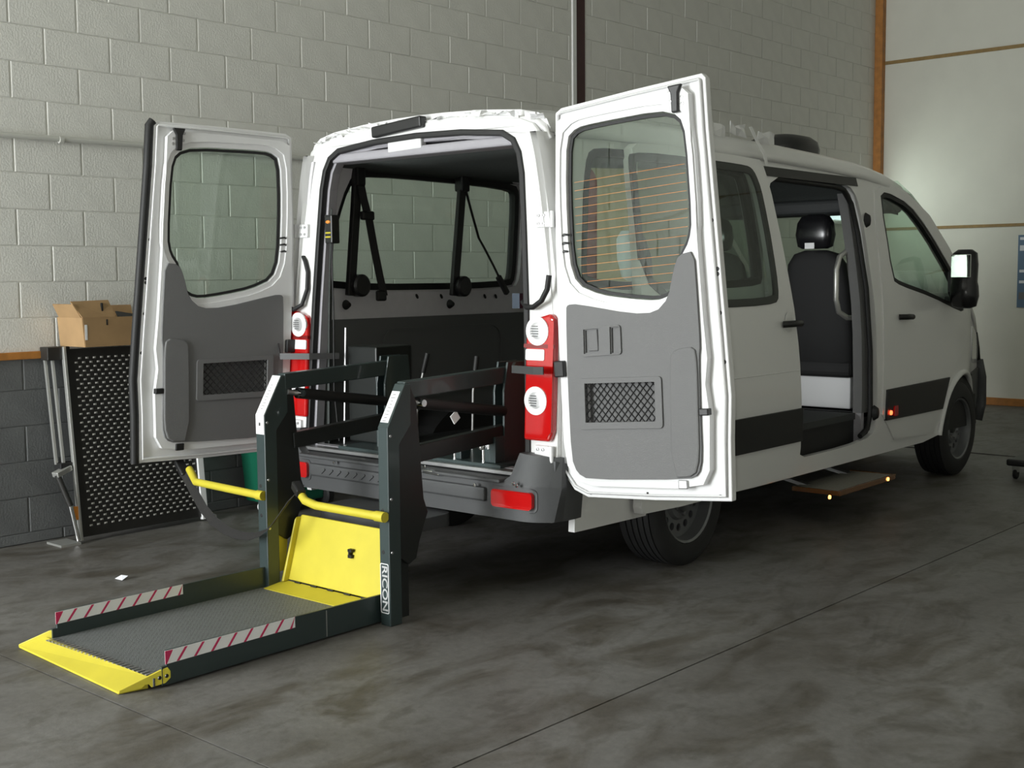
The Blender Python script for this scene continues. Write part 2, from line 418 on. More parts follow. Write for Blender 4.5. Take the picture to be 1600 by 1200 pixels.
# back wall of white panels
wb = MB().box((-.2, YB+.004, 0), (RX+.2, YB+.2, ZC)).obj('wall_back', 'batten'); struct(wb, 'white panelled end wall with thin wooden battens')
pz = [0, 2.03, 3.985, ZC]
for i in range(4):
    for j in range(3):
        MB().box((.02+i*2.44, YB-.012, pz[j]+.006), (min(.02+(i+1)*2.44-.004, RX), YB+.004, pz[j+1]-.006)).obj('panel', 'back_panel', wb)
struct(MB().box((0.09, YB-.026, 2.012), (RX, YB-.012, 2.046)).obj('trim_1', 'batten', bevel=.003), 'thin brown batten along the white end wall, at mirror height')
struct(MB().box((0.09, YB-.026, 3.965), (RX, YB-.012, 4.005)).obj('trim_2', 'batten', bevel=.003), 'upper brown batten along the white end wall')
struct(MB().box((0.0, YB-.10, 0), (.095, YB-.012, ZC)).obj('trim_3', 'orange_wood', bevel=.004), 'orange-brown timber post in the corner of the shop')
struct(MB().box((0.09, YB-.035, 0), (RX, YB-.012, .085)).obj('baseboard_back', 'orange_wood', bevel=.004), 'orange-brown skirting board of the end wall')
struct(MB().box((0.0, -1.5, 1.050), (.028, .34, 1.092)).obj('trim_4', 'orange_wood', bevel=.004), 'orange-brown rail between the dark and white paint of the block wall')
# unseen sides of the shop
struct(MB().box((-.2, YR-.2, ZC), (RX+.2, YB+.2, ZC+.1)).obj('ceiling', 'ceiling'), 'plain shop ceiling')
struct(MB().box((RX, YR-.2, 0), (RX+.1, YB+.2, ZC)).obj('wall_right', 'ceiling'), 'plain grey shop wall facing the van')
struct(MB().plate([(0, 0), (.08, 0), (.08, 3.8), (2.45, 3.8), (2.45, 0), (RX, 0), (RX, ZC), (0, ZC)], lambda p: Vector((p[0], YR, p[1])), lambda p: Vector((p[0], YR-.15, p[1]))).obj('wall_front', 'ceiling'), 'shop front wall with the open roller door')
# steel column and conduit on the wall
sc = thing('steel_column', 'dark red steel column standing in the block wall', 'column', (0, 5.04, 0))
MB().box((-.1, 4.985, 0), (.004, 5.10, ZC-.01)).obj('flange', 'red_steel', sc)
MB().box((-.1, 4.925, 0), (.012, 4.982, ZC-.01)).obj('caulk_strip', 'caulk', sc, bevel=.008)
cn = thing('conduit', 'painted pipe running level along the block wall', 'pipe', (.02, 1.5, 2.29))
MB().tube([(.022, -2.2, 2.272), (.022, .84, 2.297), (.022, 4.9, 2.303)], .016, 10).obj('pipe', 'conduit_paint', cn, smooth=40)
cp = W(95, 218.5, 0, .022); MB().tube([(.022, cp.y-.012, cp.z), (.022, cp.y+.012, cp.z)], .021, 10).obj('coupling', 'conduit_paint', cn, smooth=40)

# ================================================================== VAN (frame: x right, y forwards from the rear face, z up)
van = thing('van', 'white passenger van with its rear doors open and side door slid back', 'van', (0, 2.8, 0), VM)
HW = [(.28, .925), (.5, .945), (.75, .952), (1.1, .948), (1.3, .938), (1.45, .922), (1.7, .890), (1.95, .852), (2.05, .832), (2.12, .812), (2.2, .78)]
def hw(z, y):
    w = interp(HW, z)
    if y < .10: w -= .035*(1-max(y, 0)/.10)**2
    if y > 4.55: w -= .062*((y-4.55)/.5)**2 if y < 5.3 else .062*2.25+.22*(y-5.3)
    return w
def side(s, off=0):
    return lambda p: Vector((s*(hw(p[1], p[0])+off), p[0]+ (rear(p[1]) if p[0] < .02 else 0), p[1]))
def arch(cy, r, zb, n=14):
    a0 = math.asin((zb-.345)/r); return [(cy-r*math.cos(a0+(math.pi-2*a0)*k/n), .345+r*math.sin(a0+(math.pi-2*a0)*k/n)) for k in range(n+1)]
RWY, FWY = 1.09, 4.79
bottom = [(0.02, .66), (.10, .64), (.12, .33)]+arch(RWY, .40, .32)+[(1.75, .315), (4.1, .315)]+arch(FWY, .415, .34)+[(5.35, .40), (5.60, .46)]
top = [(5.68, .80), (5.57, 1.0), (5.35, 1.13), (5.17, 1.20), (5.03, 1.31), (4.70, 1.60), (4.31, 1.90), (3.97, 2.045), (3.70, 2.10), (3.3, 2.13), (0.02, 2.13)]
outline = bottom+top
rwin = smooth_poly([(.22, 1.44), (1.78, 1.44), (1.82, 1.50), (1.78, 2.0), (1.72, 2.06), (.46, 2.075), (.34, 2.02), (.22, 1.55)], 2)
mwin = smooth_poly([(2.02, 1.44), (3.12, 1.44), (3.12, 2.05), (2.02, 2.06)], 2)
fwin = smooth_poly([(3.55, 1.46), (3.50, 1.98), (3.60, 2.02), (3.95, 1.95), (4.22, 1.79), (4.66, 1.43), (4.80, 1.235), (4.70, 1.225), (4.15, 1.345), (3.66, 1.425)], 1)
sopen = smooth_poly([(1.85, .42), (3.22, .42), (3.30, .55), (3.25, 1.3), (3.19, 1.95), (3.06, 2.07), (1.85, 2.09)], 2)
zc = frange(.4, 2.15, .1)+[1.37, 1.58, 2.03, 2.09]; yc = [.03, .06, .09, .3, 2.5, 4.6, 4.75, 4.9, 5.0, 5.1, 5.2, 5.3, 5.4, 5.5, 5.6]
MB().skin(outline, [rwin, sopen, fwin], side(1), side(1, -.035), yc, zc).obj('side_panel', 'white_paint', van, smooth=35)
MB().skin(outline, [rwin, mwin, fwin], side(-1), side(-1, -.035), yc, zc).obj('side_panel', 'white_paint', van, smooth=35)
for s in (1, -1):
    for w_, nm in ((rwin, 'side_window'), (fwin, 'front_window')) + (((mwin, 'side_window'),) if s < 0 else ()):
        gl = MB().skin(w_, [], side(s, -.012), side(s, -.017), [], zc).obj(nm, 'glass_dark' if (s > 0 and nm == 'side_window') else 'glass', van, smooth=40)
        MB().skin(inset(w_, -.022), [inset(w_, .016)], side(s, .003), side(s, -.045), [], zc).obj('window_seal', 'rubber', gl, smooth=40)
# roof
RP = [(1.0, 2.115), (.99, 2.15), (.965, 2.185), (.91, 2.215), (.78, 2.238), (.5, 2.258), (.2, 2.268), (0, 2.27)]
RP = RP+[(-a, b_) for a, b_ in RP[-2::-1]]
RT = [(0, -.02), (.12, .0), (.5, .015), (2.0, .02), (2.8, .0), (3.3, -.02), (3.7, -.055), (3.95, -.11)]
rows = []
for y in (.012, .05, .12, .3, .8, 1.5, 2.2, 2.8, 3.3, 3.55, 3.75, 3.95):
    k = .6 if y < .02 else (.85 if y < .06 else 1)
    rows.append([Vector((a*interp(HW, 2.12)*1.003, y+rear(2.2)*(1 if y < .1 else 0)+(1-a*a)*(.16 if y > 3.9 else 0)*(1), b_-(0 if True else 0)-(2.27-2.115)*(1-k)*(b_ > 2.13)*.35+interp(RT, y))) for a, b_ in RP])
MB().grid(rows).obj('roof', 'white_paint', van, smooth=50, solid=.03)
# windscreen, bonnet, nose
def front(prof, n=13):
    out = []
    for (y, z, hwid, bul) in prof:
        out.append([Vector((hwid*t, y+bul*(1-t*t)-.02*abs(t)**6, z)) for t in [-1+2*k/(n-1) for k in range(n)]])
    return out
MB().grid(front([(3.93, 2.12, .79, .16), (4.15, 2.04, .80, .2), (4.31, 1.955, .81, .22), (4.49, 1.82, .83, .25), (4.74, 1.63, .85, .28), (5.07, 1.335, .865, .30)])).obj('windscreen', 'glass', van, smooth=60, solid=.006)
MB().grid(front([(5.05, 1.345, .868, .30), (5.18, 1.235, .85, .30), (5.38, 1.14, .81, .27), (5.56, 1.02, .76, .24)])).obj('bonnet', 'white_paint', van, smooth=60, solid=.03)
MB().grid(front([(5.56, 1.02, .76, .24), (5.64, .9, .75, .22), (5.67, .78, .75, .2)])).obj('grille', 'black_plastic', van, smooth=60, solid=.03)
MB().grid(front([(5.66, .80, .765, .22), (5.70, .66, .78, .24), (5.71, .45, .78, .24), (5.66, .32, .77, .2)])).obj('front_bumper', 'bumper', van, smooth=60, solid=.05)
for s in (1, -1):
    MB().skin([(5.25, .36), (5.60, .38), (5.70, .5), (5.70, .70), (5.62, .74), (5.22, .72), (5.22, .5)], [], side(s, .012), side(s, -.02), frange(5.25, 5.7, .06), zc).obj('bumper_corner', 'bumper', van, smooth=45)
    MB().skin(smooth_poly([(5.30, .80), (5.62, .78), (5.60, .98), (5.32, 1.10), (5.24, 1.02)], 1), [], side(s, .008), side(s, -.02), frange(5.25, 5.7, .06), zc).obj('headlamp', 'clear_lens', van, smooth=45)
    # front door skin, belt line and pillar of the door
    fd = smooth_poly([(3.36, .40), (3.36, 1.2), (3.38, 2.02), (3.60, 2.075), (3.95, 2.02), (4.28, 1.86), (4.70, 1.53), (4.93, 1.31), (4.92, 1.0), (4.62, .86), (4.42, .70), (4.35, .36)], 1)
    door = MB().skin(fd, [inset(fwin, -.015)], side(s, .009), side(s, -.004), [4.6, 4.7, 4.8, 4.9], zc).obj('front_door', 'white_paint', van, smooth=35)
    MB().skin([(3.40, .535), (4.36, .53), (4.47, .75), (3.40, .738)], [], side(s, .022), side(s, .0), [], zc).obj('rub_strip', 'band', door, smooth=35, bevel=.006)
    MB().skin(smooth_poly([(4.50, 1.30), (4.80, 1.215), (4.76, 1.30), (4.56, 1.56)], 1), [], side(s, .014), side(s, -.01), [4.6, 4.7], zc).obj('quarter_trim', 'black_plastic', door, smooth=40)
    hx = hw(1.2, 3.68)
    MB().tube([(s*(hx+.012), 3.60, 1.205), (s*(hx+.045), 3.625, 1.205), (s*(hx+.048), 3.73, 1.203), (s*(hx+.012), 3.76, 1.203)], .019, 10).obj('door_handle', 'black_plastic', door, smooth=60)
    # mirror
    mr = MB().skin([(0, 0)], [], lambda p: Vector(), lambda p: Vector()) if False else MB()
    cx = s*(.952+.14); my = V(1507, 434, 0, 1.09).y
    rows = []
    for k, (zz, hx_, hy_) in enumerate([(1.245, .045, .03), (1.26, .085, .055), (1.33, .10, .075), (1.40, .095, .07), (1.43, .088, .06), (1.55, .092, .065), (1.63, .085, .055), (1.655, .05, .03)]):
        ring = [Vector((cx+hx_*math.cos(t)*(1 if abs(math.cos(t)) < .8 else 1), my+hy_*math.sin(t)*1.15, zz)) for t in [2*math.pi*j/14 for j in range(14)]]
        rows.append(ring+[ring[0]])
    mr.grid(rows).add(rows[0][:14], [tuple(range(14))]).add(rows[-1][:14], [tuple(range(14))])
    mo = mr.obj('wing_mirror', 'vinyl', van, smooth=50)
    MB().bar((s*.87, 4.66, 1.30), (cx, my, 1.30), .06, .05).obj('mirror_arm', 'black_plastic', mo, bevel=.01)
    MB().box((cx-.07, my-.082, 1.46), (cx+.07, my-.074, 1.62)).obj('mirror_glass', 'mirror', mo, bevel=.01)
    # wheel arch lip
    ap = arch(FWY, .42, .34, 20)
    MB().tube([(s*(hw(z, y)+.006), y, z) for y, z in ap], .022, 8).obj('arch_lip', 'white_paint', van, smooth=60)
# side marker, and a small red spot with emission
MB().skin(rrect(3.50, .555, 3.56, .625, .01), [], side(1, .03), side(1, .02)).obj('side_marker', 'red_lens', van, smooth=40)
pm = V(1395, 645, 0, .99); MB().lathe([(0, .012), (.014, .009), (.016, 0)], Matrix.Translation((.975, pm.y, pm.z)) @ Matrix.Rotation(R(90), 4, 'Y'), 12).obj('marker_spot', 'red_glow', van, smooth=60)
# wheels
def wheel(y, x, s):
    M = Matrix.Translation((x, y, .345)) @ Matrix.Rotation(R(90)*s, 4, 'Y')
    w = .115
    prof = [(.215, -.09), (.235, -w), (.30, -w-.004), (.332, -w+.012)]
    for g in (-.072, -.036, 0, .036, .072): prof += [(.345, g-.018+.004), (.345, g+.013), (.336, g+.0145), (.336, g+.0205)]
    prof += [(.345, .094), (.332, w-.012), (.30, w+.004), (.235, w), (.215, .09)]
    prof[4] = (.344, -.095)
    ty = MB().lathe(prof, M, 48).obj('wheel_tyre', 'tyre', van, smooth=35)
    rim = MB().lathe([(.20, -.09), (.205, .06), (.215, .105), (.226, .112), (.228, .105), (.215, .085)], M, 40)
    disc = circ(0, 0, .204, 40); holes = [circ(.155*math.cos(t), .155*math.sin(t), .021, 10) for t in [2*math.pi*k/15 for k in range(15)]]
    def fz(r): return .055+.02*math.cos(min(1, r/.12)*math.pi) if r < .12 else .035
    rim.plate(disc, lambda p: M @ Vector((p[0], p[1], .045)), lambda p: M @ Vector((p[0], p[1], .035)), holes)
    rim.lathe([(.118, .045), (.105, .065), (.08, .07), (.055, .05), (.05, .04)], M, 30)
    rm = rim.obj('wheel_rim', 'rim', ty, smooth=40)
    hb = MB().lathe([(0, .075), (.03, .073), (.045, .06), (.05, .03)], M, 20).obj('hub_cap', 'dark_trim', ty, smooth=50)
    nuts = MB()
    for k in range(6):
        t = 2*math.pi*k/6; nuts.lathe([(0, .085), (.011, .083), (.013, .06)], M @ Matrix.Translation((.078*math.cos(t), .078*math.sin(t), 0)), 6)
    nuts.obj('wheel_nuts', 'rim', ty)
for y in (RWY, FWY):
    wheel(y, .815, 1); wheel(y, -.815, -1)
for s in (1, -1):          # wheel wells
    for y in (RWY, FWY):
        o_ = arch(y, .405, .345, 16)
        MB().plate(o_, lambda p: Vector((s*.90, p[0], p[1])), lambda p: Vector((s*.60, p[0], p[1]))).obj('wheel_well', 'rubber', van)
# underbody
MB().box((-.85, .15, .40), (.85, 5.3, .56)).obj('underbody', 'rubber', van)
MB().tube([(-.8, RWY, .33), (.8, RWY, .33)], .05, 10).obj('rear_axle', 'rubber', van)
# interior: floor, headliner, side linings
MB().box((-.86, .03, .56), (.86, 3.25, .600)).obj('cargo_floor', 'dark_trim', van)
MB().box((-.86, 3.25, .50), (.86, 5.0, .56)).obj('cab_floor', 'dark_trim', van)
st = MB().box((-.74, -.045, .588), (.74, .03, .606)).obj('sill_strip', 'steel', van, bevel=.003)
rows = [[Vector((x, y, 2.125-.05*abs(x/.8)**4)) for x in [-.80+.1*k for k in range(17)]] for y in (.10, .8, 1.6, 2.4, 3.2, 3.45)]+[[Vector((x, y, 2.12-dz-.06*abs(x/.74)**4)) for x in [-.74+.0925*k for k in range(17)]] for y, dz in ((3.6, .03), (3.8, .06), (3.95, .10), (4.05, .16))]
MB().grid(rows).obj('headliner', 'headliner', van, smooth=60, solid=.01)
liw = inset(rwin, -.03)
inner_l = lambda d: (lambda p: Vector((-(interp(HW, p[1])-d), p[0], p[1])))
inner_r = lambda d: (lambda p: Vector(((interp(HW, p[1])-d), p[0], p[1])))
MB().skin([(.06, 1.25), (3.3, 1.25), (3.3, 2.10), (.06, 2.10)], [liw, inset(mwin, -.03)], inner_l(.075), inner_l(.050), [], zc).obj('upper_lining', 'lining_light', van, smooth=35)
MB().box((-.862, .06, .60), (-.845, 3.3, 1.262)).obj('lower_lining', 'lining_dark', van, bevel=.006)
MB().skin([(.06, .60), (1.84, .60), (1.84, 2.10), (.06, 2.10)], [liw], inner_r(.075), inner_r(.050), [], zc).obj('upper_lining', 'lining_light', van, smooth=35)
# moulded pocket of the lower lining
MB().plate(inset(rrect(.62, .70, 1.66, 1.20, .10), 0), lambda p: Vector((-.835, p[0], p[1])), lambda p: Vector((-.85, p[0], p[1])), [inset(rrect(.62, .70, 1.66, 1.20, .10), .012)]).obj('lining_rib', 'lining_dark', van)
# dark discs painted for the shade in the lining's slots below the window
for px in (652, 690, 775, 758, 593):
    p = V(px, 463, 0, -.845); MB().lathe([(0, .004), (.016, .003), (.017, 0)], Matrix.Translation((-.848, p.y, p.z)) @ Matrix.Rotation(R(90), 4, 'Y') @ Matrix.Rotation(R(35), 4, 'Z') @ Matrix.Diagonal((1, .55, 1, 1)), 14).obj('slot_shade', 'rubber', van, smooth=60)
# ---- rear frame
def ohw(z): return interp([(.55, .748), (.75, .745), (1.35, .715), (1.9, .675), (2.05, .655)], z)
opening = [(-.735, .595), (.735, .595)]+[(ohw(z), z) for z in (.7, 1.0, 1.35, 1.7, 1.95)]+[(.648, 2.04), (.615, 2.095), (.555, 2.128), (.3, 2.152), (0, 2.160), (-.3, 2.152), (-.555, 2.128), (-.615, 2.095), (-.648, 2.04)]+[(-ohw(z), z) for z in (1.95, 1.7, 1.35, 1.0, .7)]
def bhw(z): return hw(z, .02)
body = [(-.60, .56), (.60, .56), (.80, .56), (.915, .60)]+[(bhw(z), z) for z in (.7, 1.0, 1.3, 1.5, 1.7, 1.9, 2.0, 2.07)]+[(.775, 2.13), (.735, 2.175), (.66, 2.203), (.4, 2.228), (0, 2.238), (-.4, 2.228), (-.66, 2.203), (-.735, 2.175), (-.775, 2.13)]+[(-bhw(z), z) for z in (2.07, 2.0, 1.9, 1.7, 1.5, 1.3, 1.0, .7)]+[(-.915, .60), (-.80, .56)]
rf = lambda d: (lambda p: Vector((p[0], rear(p[1])+d, p[1])))
MB().plate(body, rf(-.004), rf(.05), [inset(opening, -.012)]).obj('rear_frame', 'white_paint', van, bevel=.012)
MB().plate(inset(opening, -.03), rf(-.016), rf(.02), [inset(opening, -.002)]).obj('rear_seal', 'rubber', van, bevel=.006)
MB().plate(inset(opening, -.02), rf(.02), rf(.075), [inset(opening, .014)]).obj('rear_jamb', 'lilac_trim', van, bevel=.008)
MB().box((-.70, .08, 2.085), (.70, .20, 2.13)).obj('rear_header', 'lilac_trim', van, bevel=.01)
# roof edge flange with crumpled protective film
fl2 = MB()
for k in range(26):
    t = -.74+1.5*k/25; z = 2.235-.04*(abs(t)/.74)**3*1.2+.012
    w_ = random.uniform(.03, .07); a = random.uniform(-.3, .3)
    M = Matrix.Translation((t, rear(2.2)+random.uniform(-.015, .03), z+random.uniform(-.004, .012))) @ Matrix.Rotation(random.uniform(-.9, .9), 4, 'X') @ Matrix.Rotation(a, 4, 'Y') @ Matrix.Rotation(random.uniform(-.5, .5), 4, 'Z')
    fl2.grid([[M @ Vector((i*w_*.5-w_*.5, (j-1)*.018, random.uniform(-.008, .008))) for i in range(3)] for j in range(3)])
fl2.obj('film_shreds', 'film', van, solid=.0015)
for (px, py, dx, dz) in ((1195, 214, .10, .0), (1150, 200, .14, .0), (1120, 199, .12, .03)):
    p = V(px, py, 0, .80)
    MB().grid([[Vector((.80+random.uniform(-.01, .02), p.y+(i-1.5)*.06, p.z+.02-j*.03+random.uniform(-.015, .015))) for i in range(4)] for j in range(3)]).obj('film_shred', 'film', van, solid=.0015)
p = V(1193, 255, 0, .90)
MB().ribbon([(.84, p.y-.04, p.z+.20), (.87, p.y-.02, p.z+.12), (.905, p.y, p.z+.05), (.915, p.y+.01, p.z-.01)], .03, .002, (0, 1, .2)).obj('film_shred', 'film', van)
# brake lamp cover and latch striker above the opening
a, b_ = VR(588, 208), VR(665, 190)
MB().bar((a.x, rear(2.2)-.012, a.z), (b_.x, rear(2.2)-.012, b_.z), .05, .055).obj('brake_lamp', 'black_plastic', van, bevel=.008)
a, b_ = VR(612, 230, .03), VR(664, 222, .03)
MB().bar((a.x, rear(2.15)+.02, a.z), (b_.x, rear(2.15)+.02, b_.z), .04, .06).obj('latch_striker', 'white_inner', van, bevel=.006)
# tail lamps
for s in (1, -1):
    o_ = [(.752, .755), (.90, .755), (.918, .80), (.918, 1.10), (.912, 1.30), (.89, 1.325), (.76, 1.29), (.752, 1.2)]
    tl = MB().plate([(s*a, b_) for a, b_ in o_], rf(-.035), rf(.01)).obj('tail_lamp', 'red_lens', van, bevel=.014, seg=3)
    MB().plate([(s*a, b_) for a, b_ in rrect(.757, 1.115, .865, 1.165, .008)], rf(-.038), rf(-.03)).obj('reverse_lens', 'clear_lens', tl, bevel=.004)
    MB().plate([(s*a, b_) for a, b_ in rrect(.745, 1.170, .918, 1.188, .004)], rf(-.037), rf(-.03)).obj('lamp_divider', 'dark_red_lens', tl)
    MB().plate([(s*a, b_) for a, b_ in [(.885, .77), (.914, .80), (.914, 1.29), (.885, 1.30)]], rf(-.0375), rf(-.03)).obj('lamp_edge', 'red_lens', tl)
    for zz in (1.245, .935):
        M = Matrix.Translation((s*.822, rear(zz)-.034, zz)) @ Matrix.Rotation(R(90), 4, 'X')
        MB().lathe([(.064, -.004), (.064, .006), (.055, .010), (.040, .009), (.036, .004)], M, 28).obj('lamp_ring', 'tape_white', tl, smooth=45)
        MB().lathe([(0, .004), (.02, .007), (.036, .004), (.037, 0)], M, 24).obj('round_lens', 'silver', tl, smooth=60)
        fin = MB()
        for k in range(5):
            zk = zz-.022+.011*k; hwk = math.sqrt(max(.0001, .034**2-(zk-zz)**2))
            fin.box((s*.822-hwk, rear(zz)-.045, zk-.0015), (s*.822+hwk*.2, rear(zz)-.039, zk+.0015))
        fin.obj('lens_fins', 'dark_trim', tl)
    # body-coloured hinges
    for (zz, hx) in ((1.74, .83), (.70, .86)):
        hg = MB().plate([(s*(hx-.05), zz-.035), (s*(hx+.045), zz-.035), (s*(hx+.045), zz+.035), (s*(hx-.05), zz+.035)], rf(-.022), rf(0)).obj('door_hinge', 'white_inner', van, bevel=.004)
        MB().lathe([(0, -.036), (.010, -.036), (.010, .036), (0, .036)], Matrix.Translation((s*(hx+.047), rear(zz)-.02, zz)), 10).obj('hinge_pin', 'white_inner', hg, smooth=60)
        bo = MB()
        for (dx, dz) in ((-.03, .018), (-.03, -.018), (.0, .018), (.0, -.018)):
            bo.lathe([(0, .006), (.006, .005), (.007, 0)], Matrix.Translation((s*(hx+dx), rear(zz)-.022, zz+dz)) @ Matrix.Rotation(R(90), 4, 'X'), 8)
        bo.obj('hinge_bolts', 'steel', hg)
    # wiring hose between body and door
# rear bumper
bc = [(-.935, .40), (.935, .40), (.958, .55), (.945, .685), (.76, .70), (.735, .60), (.70, .575), (-.70, .575), (-.735, .60), (-.76, .70), (-.945, .685), (-.958, .55)]
def bump_y(x, z): return -.105+.10*max(0, (abs(x)-.80)/.16)**2*1.0+(.0 if z < .56 else .045*(z-.56)/.14)
MB().skin(bc, [], lambda p: Vector((p[0], bump_y(*p), p[1])), lambda p: Vector((p[0], .03, p[1])), frange(-.96, .96, .04), [.45, .5, .56, .62]).obj('rear_bumper', 'bumper', van, smooth=40, bevel=.008)
bmp = van.children[-1]
for s in (1, -1):
    MB().skin([(-.06, .40), (.34, .335), (.36, .36), (.17, .655), (.02, .675), (-.06, .55)] if False else [(-.02, .395), (.14, .40), (.14, .52), (.12, .64), (-.02, .67)], [], side(s, .016), side(s, -.03), [.05, .1], zc).obj('bumper_side', 'bumper', van, smooth=40)
    MB().plate([(s*x, z) for x, z in rrect(.64, .455, .865, .535, .018)], lambda p: Vector((p[0], bump_y(*p)-.018, p[1])), lambda p: Vector((p[0], bump_y(*p)+.02, p[1]))).obj('bumper_reflector', 'red_lens', van, bevel=.006)
    MB().plate([(s*x, z) for x, z in rrect(.625, .44, .88, .55, .025)], lambda p: Vector((p[0], bump_y(*p)-.004, p[1])), lambda p: Vector((p[0], bump_y(*p)+.02, p[1]))).obj('reflector_surround', 'bumper', van, bevel=.006)
MB().box((-.70, -.135, .565), (.70, -.0, .582)).obj('bumper_tread', 'bumper', van, bevel=.006)
MB().box((-.62, -.125, .47), (.60, -.10, .535)).obj('bumper_ridge', 'bumper', van, bevel=.010)
tp = MB()
for k in range(12): tp.bar((-.52+.06*k, -.128, .492), (-.49+.06*k, -.128, .515), .006, .008)
tp.obj('tread_pattern', 'bumper', van)
sto = rrect(-.30, -.36, .36, -.06, .07)
MB().plate(sto, lambda p: Vector((p[0], p[1], .385)), lambda p: Vector((p[0], p[1], .325))).obj('bumper_step', 'bumper', van, bevel=.02, seg=3)
for (px, py) in ((741, 758), (801, 756), (806, 759), (521, 723), (663, 729)):
    p = V(px, py, 1, -.135); MB().lathe([(0, .005), (.008, .004), (.009, 0)], Matrix.Translation((p.x, -.13, p.z)) @ Matrix.Rotation(R(90), 4, 'X'), 8).obj('bumper_bolt', 'chrome', van, smooth=60)
p = V(672, 729, 1, -.13); MB().bar((p.x-.05, -.12, .575), (p.x+.06, -.12, .57), .03, .02).obj('latch_plate', 'chrome', van, bevel=.006)

# ---- rear doors: outlines taken on the right-hand door, hinge at HX
HX = .895; AL = R(4.4); HZ = 1.4
def un(px, py, off=-.02):                 # pixel -> (u, v) in the unrotated door
    p = V(px, py, 1, off+.045); x = p.x-HX; z = p.z-HZ
    return (x*math.cos(AL)+z*math.sin(AL), -x*math.sin(AL)+z*math.cos(AL)+HZ)
def uns(l, off=-.02): return [un(a, b_, off) for a, b_ in l]
d_out = uns([(863, 176), (872, 168), (980, 140), (1092, 113), (1098, 120), (1103, 200), (1117, 360), (1131, 520), (1139, 620), (1138, 690), (1140, 785), (1020, 783), (915, 778), (893, 766), (876, 740), (869, 700), (865, 520), (863, 340)])
d_win = smooth_poly(uns([(889, 218), (903, 203), (930, 196), (1030, 177), (1060, 183), (1070, 213), (1079, 345), (1075, 375), (1062, 400), (1059, 440), (1045, 459), (1027, 466), (985, 463), (940, 457), (905, 442), (893, 405), (888, 300)]), 1)
d_trim = smooth_poly(uns([(890, 482), (893, 476), (905, 475), (990, 490), (1030, 488), (1050, 465), (1058, 420), (1066, 398), (1089, 392), (1094, 460), (1099, 540), (1097, 560), (1099, 640), (1102, 715), (1097, 741), (1080, 748), (925, 748), (908, 738), (899, 715), (893, 600)]), 1)
d_in = uns([(872, 192), (884, 182), (985, 156), (1068, 137), (1078, 146), (1083, 230), (1092, 370), (1102, 500), (1108, 560), (1105, 600), (1112, 650), (1112, 735), (1102, 757), (1060, 763), (930, 759), (905, 750), (890, 727), (884, 690), (875, 500), (871, 330)])
